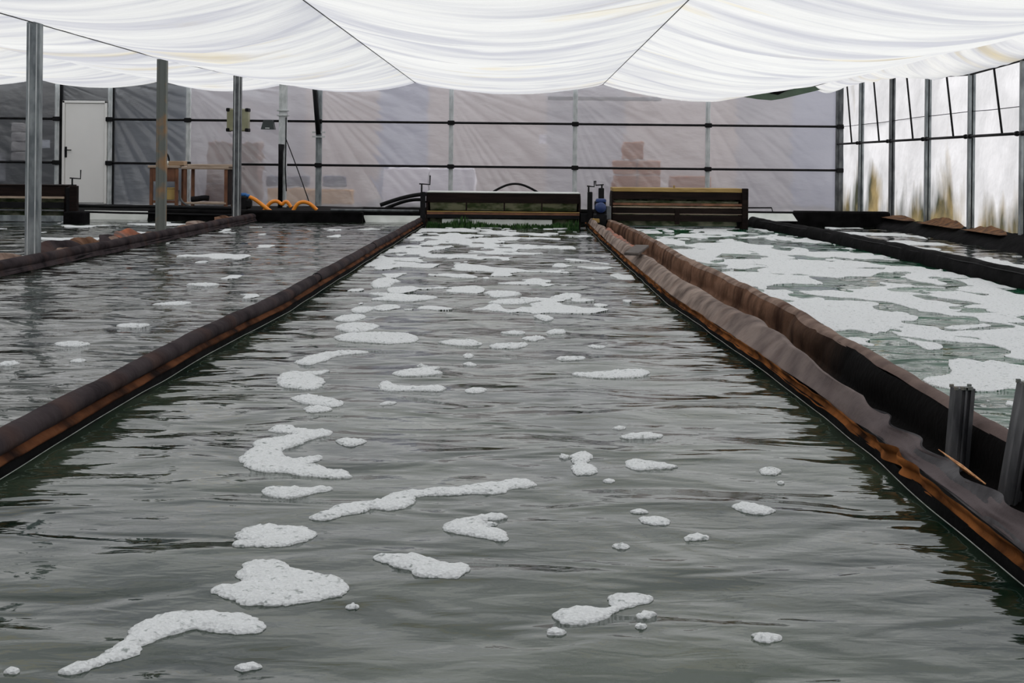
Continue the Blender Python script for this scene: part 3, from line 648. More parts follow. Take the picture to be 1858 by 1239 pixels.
# ------------------------------------------------------------------ paddle wheels
def crank(parent, px, py_top, py_base, Y, side=1, wpx=20):
    x, zb = W(px, py_base, Y); _, zt = W(px, py_top, Y); k = (zt-zb)
    h = zb+k*.5; wx = wpx*Y/F
    m = MB().tube([(x, Y, zb-.05), (x, Y, h)], .014, 8).tube([(x-side*wx*.3, Y, h), (x+side*wx, Y, h-.01), (x+side*wx*1.02, Y, h+k*.5)], .011, 8)
    return kid(m.build('crank_handle', M['black'], None, True), parent)
def paddle(name_label, pxa, pxb, pyt, Y, hood_h, front, top, endL=True, endR=True, style=0):
    xa, zt = W(pxa, pyt, Y); xb, _ = W(pxb, pyt, Y)
    r = empty('paddle_wheel', ((xa+xb)/2, Y, 0), name_label, 'paddle wheel', 'paddle wheels at the far ends of the ponds')
    hh = hood_h*Y/F
    kid(MB().box(xa, xb, Y, Y+.02, zt-hh, zt-.02, .004).build('front_board', M[front]), r)
    kid(MB().box(xa-.005, xb+.005, Y-.01, Y+.55, zt-.02, zt+(.0 if style != 2 else .045), .006).build('top_board', M[top]), r)
    kid(MB().box(xa, xb, Y+.53, Y+.55, zt-hh-.22, zt-.02).build('rear_board', M['paddle_panel']), r)
    for q, on in ((xa, endL), (xb, endR)):
        if not on: continue
        pr = []
        for i in range(9):
            a = math.pi*i/8; pr.append((Y+.27-.27*math.cos(a), zt-.16+.15*math.sin(a)))
        pr += [(Y+.54, -.12), (Y, -.12)]
        n = len(pr); vs = [(q-.018, a, b) for a, b in pr]+[(q+.018, a, b) for a, b in pr]
        kid(MB().add(vs, [tuple(range(n)), tuple(range(2*n-1, n-1, -1))]+[(i, n+i, n+(i+1) % n, (i+1) % n) for i in range(n)]).build('end_plate', M['dark_wood']), r)
    zc = zt-.34; yc = Y+.28
    kid(MB().tube([(xa, yc, zc), (xb, yc, zc)], .03, 10).build('axle', M['black'], None, True), r)
    for k in range(6):
        a = k*math.pi/3+.35; ca, sa = math.cos(a), math.sin(a)
        p0 = (yc+.05*ca, zc+.05*sa); p1 = (yc+.25*ca, zc+.25*sa); nx_, nz_ = -sa*.008, ca*.008
        vs = []
        for x in (xa+.04, xb-.04): vs += [(x, p0[0]-nx_, p0[1]-nz_), (x, p1[0]-nx_, p1[1]-nz_), (x, p1[0]+nx_, p1[1]+nz_), (x, p0[0]+nx_, p0[1]+nz_)]
        kid(MB().add(vs, [(0, 1, 2, 3), (7, 6, 5, 4), (0, 4, 5, 1), (1, 5, 6, 2), (2, 6, 7, 3), (3, 7, 4, 0)]).build('blade', M['paddle_panel']), r)
    return r, xa, xb, zt
Y1 = 21.3
# middle
pm, xa, xb, zt = paddle('wide dark paddle wheel with a pale top edge across the end of the middle pond', 775, 1052, 347, Y1, 20, 'dark_wood', 'white_panel')
for i, (pa, mt, th) in enumerate(((388, 'brown_wood', .018), (384.5, 'yellow_wood', .008), (393, 'black', .03))):
    _, z = W(900, pa, Y1); kid(MB().box(xa, xb, Y1-.02, Y1+.02, z-th, z+th, .004).build('cross_rail', M[mt]), pm)
for px in (846, 915, 983):
    x, z = W(px, 385, Y1); kid(MB().box(x-.012, x+.012, Y1+.01, Y1+.03, z-.05, zt-.15).build('spacer', M['dark_wood']), pm)
for pa, pb, mt in ((390, 410, 'galv_dark'),):
    _, z = W(900, 392, Y1+.6); kid(MB().box(xa+.25, xb-.45, Y1+.02, Y1+.05, -.05, z-.03).build('lower_board', M['white_panel']), pm)
x0, _ = W(763, 350, Y1); x1, _ = W(772, 350, Y1); _, z1 = W(765, 348, Y1)
kid(MB().box(x0, x1, Y1-.03, Y1+.06, -.1, z1, .01).build('lift_post', M['black']), pm); crank(pm, 765, 318, 349, Y1, 1, 15)
for dz in (.03, .15): kid(MB().box(x1, xa, Y1, Y1+.03, z1-dz-.03, z1-dz).build('strap', M['black']), pm)
x0, _ = W(1066, 350, Y1); x1, _ = W(1075, 350, Y1); _, z1 = W(1070, 348, Y1)
kid(MB().box(x0, x1, Y1-.03, Y1+.06, 0, z1, .01).build('lift_post', M['black']), pm); crank(pm, 1068, 328, 347, Y1, 1, 10)
kid(MB().box(xb, x0, Y1, Y1+.04, z1-.5, z1-.36).build('strap', M['black']), pm)
# right
pr_, xa, xb, zt = paddle('dark paddle wheel with a yellow wooden top at the end of the emerald pond', 1112, 1346, 345, Y1, 16, 'dark_wood', 'yellow_wood', style=2)
for py, mt, th in ((371, 'brown_wood', .02), (376, 'pale_wood', .008), (388, 'pale_wood', .006), (383, 'dark_wood', .045), (396, 'dark_wood', .05)):
    _, z = W(1230, py, Y1); kid(MB().box(xa, xb, Y1-.04, Y1-.005, z-th, z+th, .003).build('cross_rail', M[mt]), pr_)
x0, _ = W(1346, 350, Y1); x1, _ = W(1357, 350, Y1); _, z1 = W(1350, 342, Y1)
kid(MB().box(x0, x1, Y1-.06, Y1+.06, -.1, z1, .008).build('lift_post', M['dark_wood']), pr_)
x0, _ = W(1086, 350, Y1); x1, _ = W(1096, 350, Y1); _, z1 = W(1090, 341, Y1)
kid(MB().box(x0, x1, Y1-.03, Y1+.06, 0, z1, .01).build('lift_post', M['black']), pr_); crank(pr_, 1092, 328, 342, Y1, -1, 11)
x, z = W(1223, 343, Y1); kid(MB().tube([(x, Y1, z), (x, Y1, z+.06)], .015, 8).build('bolt', M['yellow_wood']), pr_)
x, z = W(1228, 390, Y1); kid(MB().box(x-.04, x+.04, Y1-.06, Y1-.01, z-.15, z+.1, .005).build('upright', M['dark_wood']), pr_)
# left
pl_, xa, xb, zt = paddle('dark paddle wheel by the white door, cut off by the left edge', -150, 118, 333, Y1, 24, 'dark_wood', 'dark_wood')
for py, mt, th in ((358, 'pale_wood', .017), (372, 'black', .05), (381, 'galv_dark', .012), (396, 'galv', .05)):
    _, z = W(50, py, Y1); kid(MB().box(xa, xb, Y1-.05, Y1-.005, z-th, z+th, .003).build('cross_rail', M[mt]), pl_)
x0, _ = W(128, 350, Y1); x1, _ = W(141, 350, Y1); _, z1 = W(135, 337, Y1)
kid(MB().box(x0, x1, Y1-.05, Y1+.06, -.1, z1, .008).build('lift_post', M['dark_wood']), pl_)
kid(MB().box(xb, x0, Y1-.0, Y1+.06, 0, z1-.03, .008).build('strap', M['black']), pl_)
crank(pl_, 131, 308, 338, Y1, 1, 15)
x0, z0 = W(118, 412, Y1-.3); x1, z1 = W(155, 384, Y1-.3)
tag(MB().box(x0, x1, Y1-.4, Y1-.06, -.12, z1, .02).build('black_block', M['black_liner']), 'black liner-wrapped block at the foot of the left paddle wheel', 'block')

# geared motor between the middle and right wheel
x, z = W(1089, 376, Y1-.45); Ym = Y1-.45
mo = empty('drive_motor', (x, Ym, .15), 'blue electric drive motor between the two right-hand paddle wheels', 'motor')
kid(MB().tube([(x, Ym-.22, z), (x, Ym-.20, z), (x, Ym+.12, z)], [.07, .085, .085], 18).build('motor_body', M['blue'], None, True), mo)
kid(MB().box(x-.07, x+.09, Ym-.12, Ym+.08, z+.08, z+.14, .015).build('terminal_box', M['blue']), mo)
kid(MB().box(x-.08, x+.10, Ym+.10, Ym+.30, z-.18, z+.10, .02).build('gearbox', M['black']), mo)
kid(MB().box(x-.10, x+.10, Ym-.18, Ym+.3, z-.30, z-.10, .02).build('mount', M['black']), mo)
x_, z_ = W(1080, 399, Ym); tag(MB().box(x_-.05, x_+.06, Ym-.2, Ym-.05, z_-.04, z_+.03, .01).build('sand_block', M['yellow_wood']), 'small pale yellow block under the blue motor', 'block')
x_, z_ = W(1103, 385, Ym); tag(MB().box(x_-.03, x_+.05, Ym-.02, Ym+.08, z_-.12, z_+.1, .01).build('grey_plate', M['galv_dark']), 'small grey metal plate right of the blue motor', 'plate')

# white overflow panels at the water line
def wpanel(p, label, Y=22.5):
    fr = []
    for px, py in p: x, z = W(px, py, Y); fr.append((x, Y + (.10 if py < (p[0][1]+p[2][1])/2 else -.05), max(z, -.03)))
    bk = [(x, y+.03, z) for x, y, z in fr]; n = 4
    o = MB().add(fr+bk, [(3, 2, 1, 0), (4, 5, 6, 7)]+[(i, (i+1) % n, n+(i+1) % n, n+i) for i in range(n)]).build('overflow_panel', M['white_panel'])
    return tag(o, label, 'panel', 'white panels at the far water line')
wpanel([(658, 391), (768, 392), (755, 407), (665, 407)], 'white sloping panel left of the middle paddle wheel')
wpanel([(1356, 387), (1440, 388), (1446, 401), (1358, 401)], 'pale green-white panel right of the paddle wheel with the yellow top')
wpanel([(150, 382), (268, 384), (268, 401), (150, 401)], 'white panel under the pipes between the white door and the rust-patched post')
wpanel([(1206, 383), (1346, 385), (1346, 391), (1206, 391)], 'thin white panel behind the lower rails of the yellow-topped wheel', 22.55)
# pipes running along the walkway
def pipe(pts, r, label, mt='black', name='pipe', cat='pipe', n=8):
    return tag(MB().tube(pts, r, n).build(name, M[mt], None, True), label, cat)
def pl(px, py, Y): x, z = W(px, py, Y); return (x, Y, z)
pipe([pl(142, 373, 22.4), pl(200, 375, 22.4), pl(268, 375, 22.4), pl(420, 378, 22.4)], .03, 'upper black pipe along the walkway between door and table')
pipe([pl(150, 384, 22.3), pl(215, 386, 22.3), pl(268, 387, 22.3), pl(380, 390, 22.3), pl(430, 391, 22.3)], .018, 'thinner black pipe just below the upper one, left of the rust-patched post')
# black box sill where the left pond ends
x0, z0 = W(268, 400, 22.35); x1, _ = W(657, 400, 22.35); _, zt_ = W(400, 381, 22.35)
MB().box(x0, x1, 22.33, 22.72, -.2, zt_, .03).build('trim_1', M['black_liner'])['kind'] = 'structure'
x0, _ = W(1440, 400, 22.6); _, zt_ = W(1480, 383, 22.6)
MB().box(x0, 6.4, 22.55, 22.8, -.2, zt_, .03).build('trim_2', M['black_liner'])['kind'] = 'structure'
x0, _ = W(655, 400, 22.6); x1, _ = W(1450, 400, 22.6); _, zt_ = W(700, 377, 22.65)
MB().box(x0, x1, 22.62, 22.9, -.2, zt_, .03).build('trim_3', M['black_liner'])['kind'] = 'structure'
pipe([pl(600, 381, 22.3), pl(700, 382, 22.3), pl(760, 383, 22.3)], .022, 'grey-edged flat pipe above the white panel left of the middle wheel', 'galv_dark')
pipe([pl(1352, 377, 22.75), pl(1400, 377, 22.75), pl(1404, 392, 22.85)], .012, 'short thin black rod beside the yellow-topped wheel')
# arched hoses
pts = [pl(690 + 85*t, 372 - 20*math.sin(min(1, t*.95)*math.pi*.5), 22.6) for t in np.linspace(0, 1, 16)]
pipe(pts, .035, 'thick black hose arching behind the lift post left of the middle wheel', name='hose', cat='hose')
pts = [pl(700 + 65*t, 378 - 16*math.sin(t*math.pi*.55), 22.8) for t in np.linspace(0, 1, 16)]
pipe(pts, .03, 'second black hose lying under the thick arching hose', name='hose', cat='hose')
pts = [pl(893 + 83*t, 349 - 15.5*math.sin(t*math.pi), 22.95) for t in np.linspace(0, 1, 22)]
pts = [(pts[0][0]-.15, 22.95, .13)] + pts + [(pts[-1][0]+.15, 22.95, .13)]
pipe(pts, .02, 'thin black hose looping up behind the pale-edged hood', name='hose', cat='hose')
# orange hose in three loops
pts = []
for px, py in ((452, 357), (462, 364), (475, 374), (488, 382), (496, 381), (488, 376), (480, 382), (474, 384)): pts.append(pl(px, py, 23.4))
def smooth(P, it=2):
    for _ in range(it):
        Q = [P[0]]
        for a, b in zip(P[:-1], P[1:]): a = Vector(a); b = Vector(b); Q += [tuple(a*.75+b*.25), tuple(a*.25+b*.75)]
        P = Q+[P[-1]]
    return P
pipe(smooth([pl(*p, 23.4) for p in ((452, 357), (462, 361), (475, 371), (485, 379), (492, 384), (500, 388))]), .035, 'orange hose running down from the blue valve', 'orange', 'hose', 'hose')
pipe(smooth([pl(*p, 23.7) for p in ((478, 384), (484, 375), (492, 366), (503, 364), (512, 372), (516, 366), (522, 366), (528, 376))]), .033, 'orange hose arching behind the pale post', 'orange', 'hose', 'hose')
pipe(smooth([pl(*p, 23.5) for p in ((532, 382), (538, 371), (547, 366), (558, 367), (567, 373), (575, 381))]), .033, 'orange hose arch rising from the walkway right of the pale post', 'orange', 'hose', 'hose')
x, z = W(447, 353, 23.4)
va = empty('valve', (x, 23.4, .15), 'blue valve with dark housing beside the third post', 'valve')
kid(MB().box(x-.16, x+.02, 23.3, 23.5, .12, z-.02, .03).box(x-.02, x+.10, 23.32, 23.48, z-.25, z-.08, .03).build('housing', M['black']), va)
kid(MB().tube([(x-.06, 23.4, z-.03), (x-.06, 23.4, z+.03)], .06, 12).tube([(x-.06, 23.4, z), (x+.06, 23.4, z-.03)], .035, 10).build('valve_cap', M['bright_blue'], None, True), va)

# ------------------------------------------------------------------ work tables and the things at them
def table(pa, pb, pyt, Y, depth, label, apron, shelf, tmat, lmat):
    xa, zt = W(pa, pyt, Y); xb, _ = W(pb, pyt, Y); zb = .14
    r = empty('work_table', ((xa+xb)/2, Y+depth/2, zb), label, 'table')
    kid(MB().box(xa, xb, Y, Y+depth, zt-.05, zt, .008).build('tabletop', M[tmat]), r)
    for x in (xa+.03, xb-.09):
        for y in (Y+.03, Y+depth-.09):
            kid(MB().box(x, x+.06, y, y+.06, zb, zt-.05, .006).build('leg', M[lmat]), r)
    if apron: kid(MB().box(xa+.09, xb-.09, Y+.03, Y+.05, zt-.05-apron, zt-.05).build('apron', M[lmat]), r)
    if shelf:
        _, zs = W(pa, shelf, Y); kid(MB().box(xa+.05, xb-.05, Y+.02, Y+depth-.02, zs-.035, zs, .006).build('shelf', M[tmat]), r)
    return r, xa, xb, zt
t1, xa, xb, zt = table(268, 325, 300, 25.2, .6, 'narrow wooden work table with a deep apron behind the rust-patched post', .26, None, 'pale_wood', 'brown_wood')
kid(MB().box(xa+.03, xb-.03, 25.25, 25.29, .2, .25).build('stretcher', M['brown_wood']), t1)
x, z = W(311, 297, 25.4)
tag(MB().box(x-.03, x+.26, 25.3, 25.6, zt, zt+.09, .01).build('box', M['tan_card']), 'flat tan box on the narrow work table', 'box')
bx = x-.08
tag(MB().tube([(bx, 25.4, zt), (bx, 25.4, zt+.06), (bx, 25.4, zt+.09)], [.05, .05, .02], 12).build('bottle', M['white_panel'], None, True), 'small white container at the edge of the narrow table', 'bottle')
tag(MB().tube(smooth([(bx+.02, 25.42, zt+.012), (bx+.03, 25.42, zt+.10), (bx+.01, 25.42, zt+.20), (bx-.06, 25.42, zt+.27)]), .018, 8).build('hose', M['black'], None, True), 'short curved black hose standing up on the narrow table', 'hose')
x, z0_ = W(307, 363, 25.35); _, z1_ = W(307, 340, 25.35)
bk = empty('bucket', (x, 25.35, z0_), 'yellow plastic bucket on the stretcher under the narrow work table', 'bucket')
kid(MB().tube([(x, 25.45, z0_), (x, 25.45, z0_+.02), (x, 25.45, z1_-.02), (x, 25.45, z1_)], [.075, .08, .10, .105], 18).build('bucket_body', M['yellow_plastic'], None, True), bk)
kid(MB().tube([(x, 25.45, z1_-.025), (x, 25.45, z1_)], .112, 18).build('bucket_rim', M['yellow_plastic'], None, True), bk)
t2, xa, xb, zt = table(329, 415, 302, 24.4, .7, 'wider wooden work table with a low shelf left of the third post', 0, 367, 'pale_wood', 'brown_wood')
_, z2 = W(380, 298, 24.4)
tag(MB().box(xa+.1, xb+.06, 24.42, 25.0, zt+.0, zt+.045, .008).build('loose_board', M['pale_wood']), 'loose pale board lying on top of the wider work table', 'board')
kid(MB().box(xb-.05, xb-.03, 24.45, 25.05, .2, zt-.05).build('side_panel', M['dark_wood']), t2)
_, zs = W(330, 367, 24.4)
mbg = MB().tube(smooth([(xa+.12, 24.7, zs+.05), (xa+.25, 24.7, zs+.06), (xa+.36, 24.7, zs+.08), (xa+.45, 24.7, zs+.07)]), .055, 10)
tag(mbg.build('bag', M['black'], None, True), 'crumpled black bag on the low shelf of the wider table', 'bag')
pipe(smooth([pl(*p, 24.3) for p in ((325, 345), (327, 360), (334, 370), (348, 376), (362, 378))]), .018, 'thin grey hose trailing from between the two tables to the walkway', 'galv_dark', 'hose', 'hose')

# wall box and floodlight
xa, z1_ = W(410, 195, 26.1); xb, z0_ = W(452, 240, 26.1)
eb = empty('wall_box', ((xa+xb)/2, 26.2, (z0_+z1_)/2), 'cream square wall box with black corners behind the third post', 'wall box')
kid(MB().box(xa+.02, xb-.02, 26.08, 26.28, z0_+.02, z1_-.02, .02).build('box_lid', M['box_cream']), eb)
for q in (xa+.01, xb-.08):
    for e in (z0_+.01, z1_-.08): kid(MB().box(q, q+.07, 26.06, 26.28, e, e+.07, .01).build('corner_cap', M['black']), eb)
xa, z1_ = W(476, 218, 26.1); xb, z0_ = W(498, 235, 26.1)
fl = empty('floodlight', ((xa+xb)/2, 26.2, z1_), 'small dark green floodlight on the upper rail left of the pale post', 'lamp')
vs = [(xa+.03, 26.05, z1_), (xb-.03, 26.05, z1_), (xb+.01, 26.0, z0_), (xa-.01, 26.0, z0_), (xa+.03, 26.2, z1_), (xb-.03, 26.2, z1_), (xb+.01, 26.2, z0_), (xa-.01, 26.2, z0_)]
kid(MB().add(vs, [(0, 3, 2, 1), (4, 5, 6, 7), (0, 1, 5, 4), (1, 2, 6, 5), (2, 3, 7, 6), (3, 0, 4, 7)]).build('lamp_body', M['green_lamp']), fl)
kid(MB().box(xa+.08, xb-.08, 25.99, 26.03, z0_+.015, z0_+.035).build('lamp_clip', M['galv_light']), fl)
kid(MB().box((xa+xb)/2-.02, (xa+xb)/2+.02, 26.1, 26.3, z1_-.06, z1_-.02).build('bracket', M['black']), fl)

# ------------------------------------------------------------------ stored things behind the plastic
def stored(name, pa, pb, pt, pbm, Y, dep, mt, label, cat, grp=None, rows=1, cols=1, gap=.012):
    Y += .5
    xa, z1 = W(pa, pt, Y); xb, z0 = W(pb, pbm, Y)
    r = empty(name, ((xa+xb)/2, Y+dep/2, z0), label, cat, grp)
    for i in range(rows):
        for j in range(cols):
            a = xa+(xb-xa)*j/cols; b = xa+(xb-xa)*(j+1)/cols; e = z0+(z1-z0)*i/rows; g = z0+(z1-z0)*(i+1)/rows
            kid(MB().box(a+gap, b-gap, Y, Y+dep, e+gap*.3, g-gap, .02).build('carton' if rows*cols > 1 else 'body', M[mt]), r)
    return r
stored('carton_stack', 376, 470, 256, 372, 26.75, .6, 'card_dark', 'tall dark brown stack blurred behind the plastic at the third post', 'stack', rows=3, cols=2)
stored('carton_stack', 1113, 1198, 290, 372, 26.75, .6, 'card_brown', 'brown carton stack blurred behind the plastic above the yellow-topped wheel', 'stack', rows=3, cols=2)
stored('carton', 1130, 1168, 256, 290, 26.75, .5, 'card_brown', 'single brown carton on top of the carton stack behind the plastic', 'box')
stored('carton', 1215, 1290, 318, 372, 26.9, .5, 'card_brown', 'low brown carton right of the carton stack behind the plastic', 'box')
stored('sack_pile', 695, 862, 303, 372, 26.7, .7, 'white_block', 'wide white block of sacks blurred behind the plastic left of centre', 'sacks', rows=1, cols=2)
stored('straw_bale', 560, 640, 342, 372, 26.7, .5, 'tan_block', 'tan bale behind the plastic under the blue crates', 'bale')
stored('straw_bale', 485, 558, 340, 372, 26.7, .5, 'tan_block', 'tan bale behind the plastic at the pale post', 'bale')
stored('blue_crate', 585, 628, 318, 340, 26.8, .4, 'blue_block', 'dark blue crate blurred behind the plastic right of the diagonal brace', 'crate')
stored('blue_crate', 484, 560, 318, 339, 26.8, .4, 'blue_block', 'dark blue crate blurred behind the plastic at the pale post', 'crate')
stored('notice_sheet', 977, 992, 243, 262, 26.6, .01, 'white_block', 'small white notice behind the plastic, high right of the middle wheel', 'notice')
stored('notice_sheet', 75, 94, 253, 269, 26.6, .01, 'white_block', 'small white notice behind the shade-darkened plastic left of the door', 'notice')
stored('pallet_goods', 22, 46, 222, 292, 26.7, .3, 'hall_beige', 'pale stacked goods behind the shade-darkened plastic left of the nearest post', 'goods', rows=4)
stored('white_tank', -20, 5, 276, 330, 26.7, .3, 'hall_grey', 'pale tank behind the shade-darkened plastic at the left edge', 'tank')
x0, z0 = W(994, 178, 26.7); x1, z1 = W(1200, 178, 26.7)
tag(MB().box(x0, x1, 26.7, 26.76, z0-.04, z0+.04, .01).build('beam', M['galv_dark']), 'grey horizontal beam behind the plastic near the canopy', 'beam')

# soil against the right wall
for ya, yb, hh in ((20.6, 18.8, .12), (18.5, 17.0, .08), (22.8, 21.2, .06)):
    Yg, T = np.meshgrid(np.linspace(ya, yb, 30), np.linspace(0, 1, 8), indexing='ij'); q = (Yg-ya)/(yb-ya)
    Z = .17 + hh*np.clip(np.sin(np.pi*q), 0, 1)**.7*T*(1+.35*fbm(Yg*5, T*3, 5))
    tag(grid('soil', 6.24+.19*T, Yg, Z, M['soil']), 'orange-brown soil heaped against the foot of the right plastic wall', 'soil', kind='stuff')

# algae hanging from the middle wheel
al = MB(); rr = random.Random(3)
xa, _ = W(778, 400, Y1-.05); xb, _ = W(1050, 400, Y1-.05)
for k in range(900):
    x = xa+(xb-xa)*rr.random()**1.25; ph = .5+.5*float(vnoise(x*3, 0, 9)); zt_ = .03+.15*rr.random()*(.25+ph*ph*1.3); y = Y1-.08-.25*rr.random(); wv = .006+.012*rr.random(); dx = .03*(rr.random()-.5)
    al.add([(x-wv, y, -.01), (x+wv, y, -.01), (x+dx+wv*.4, y-.02, zt_*.7), (x+dx, y-.03, zt_), (x+dx-wv*.4, y-.01, zt_*.7)], [(0, 1, 2, 3, 4)])
tag(al.build('algae', M['algae']), 'bright green algae strands along the foot of the middle paddle wheel', 'algae', kind='stuff')

# ------------------------------------------------------------------ foam
def cut(P, n=2):
    P = [np.array(p, float) for p in P]
    for _ in range(n):
        Q = []
        for a, b in zip(P, P[1:]+P[:1]): Q += [a*.84+b*.16, a*.16+b*.84]
        P = Q
    return P
import mathutils.geometry as mg
def foam_patch(poly, org, sc, label, group, th=.010):
    P = cut(poly, 1)
    W_ = [WG(org[0]+p[0]/sc, org[1]+p[1]/sc, .004) for p in P]
    # resample finely and ruffle the outline
    out = []
    for a, b in zip(W_, W_[1:]+W_[:1]):
        L = math.hypot(b[0]-a[0], b[1]-a[1]); n = max(1, int(L/max(.008, .0022*a[1])))
        for i in range(n): out.append((a[0]+(b[0]-a[0])*i/n, a[1]+(b[1]-a[1])*i/n))
    n = len(out); cx = sum(p[0] for p in out)/n; cy = sum(p[1] for p in out)/n
    O = []
    for i, p in enumerate(out):
        q, r = out[i-1], out[(i+1) % n]; tx, ty = r[0]-q[0], r[1]-q[1]; l = math.hypot(tx, ty) or 1
        j = .007*float(vnoise(p[0]*22, p[1]*22, 4))+.004*float(vnoise(p[0]*60, p[1]*60, 6))+.002*rng.normal()
        O.append((p[0]+ty/l*j, p[1]-tx/l*j, ty/l, -tx/l))
    area = sum(O[i-1][0]*O[i][1]-O[i][0]*O[i-1][1] for i in range(n))
    sg = -1 if area > 0 else 1
    w0 = max(abs(area)/2, 1e-5); ins = min(.008, .18*math.sqrt(w0))
    A = [(x, y) for x, y, _, _ in O]; B = [(x+nx*sg*ins, y+ny*sg*ins) for x, y, nx, ny in O]
    pts = [Vector((x, y)) for x, y in B]
    # interior points on a jittered grid for the bubbly relief
    xs = [p[0] for p in A]; ys = [p[1] for p in A]; st = max(.014, math.sqrt(w0)/28)
    gx, gy = np.meshgrid(np.arange(min(xs), max(xs), st), np.arange(min(ys), max(ys), st*1.4)); gx = gx.ravel()+rng.uniform(-.3, .3, gx.size)*st; gy = gy.ravel()+rng.uniform(-.3, .3, gy.size)*st
    PA = np.array(B); ins_ = np.zeros(len(gx), bool); dmin = np.full(len(gx), 9.)
    for i in range(n):
        x1, y1 = PA[i-1]; x2, y2 = PA[i]
        c = ((y1 > gy) != (y2 > gy)) & (gx < (x2-x1)*(gy-y1)/((y2-y1) if y2 != y1 else 1e-9)+x1); ins_ ^= c
        dmin = np.minimum(dmin, np.hypot(gx-x2, gy-y2))
    sel = ins_ & (dmin > st*.5)
    ip = [Vector((float(a), float(b))) for a, b in zip(gx[sel], gy[sel])]
    nb_ = len(B)
    res = mg.delaunay_2d_cdt(pts+ip, [], [list(range(nb_))], 1, 1e-7)
    V2, _, F2 = res[0], res[1], res[2]; orig = res[3]
    vs = []
    for v, og in zip(V2, orig):
        bd_ = any(o < nb_ for o in og)
        vs.append((v.x, v.y, float(wave(v.x, v.y)) + th*(.75 if bd_ else 1.0+.45*rng.random())))
    vs += [(x, y, float(wave(x, y))+th*.35) for x, y in A]; b0 = len(V2)
    vs += [(x, y, float(wave(x, y))-.004) for x, y in A]; b1 = b0+nb_
    o2n = {}
    for k, og in enumerate(orig):
        for o in og:
            if o < nb_: o2n[o] = k
    fs = [tuple(f) for f in F2]
    for i in range(nb_):
        j = (i+1) % nb_
        if i in o2n and j in o2n and o2n[i] != o2n[j]: fs.append((o2n[i], o2n[j], b0+j, b0+i) if sg > 0 else (o2n[j], o2n[i], b0+i, b0+j))
        fs.append((b0+i, b0+j, b1+j, b1+i))
    o = MB().add(vs, fs).build('foam_patch', M['foam'], None, True)
    return tag(o, label, 'foam', group)
Z5 = ((340, 750), 2.533); Z8 = ((1000, 750), 2.1655); Z3 = ((0, 380), 2.383); Z6 = ((560, 400), 2.903); Z0 = ((0, 0), 1.0)
G1 = 'foam patches on the middle pond'; G2 = 'foam patches on the left pond'
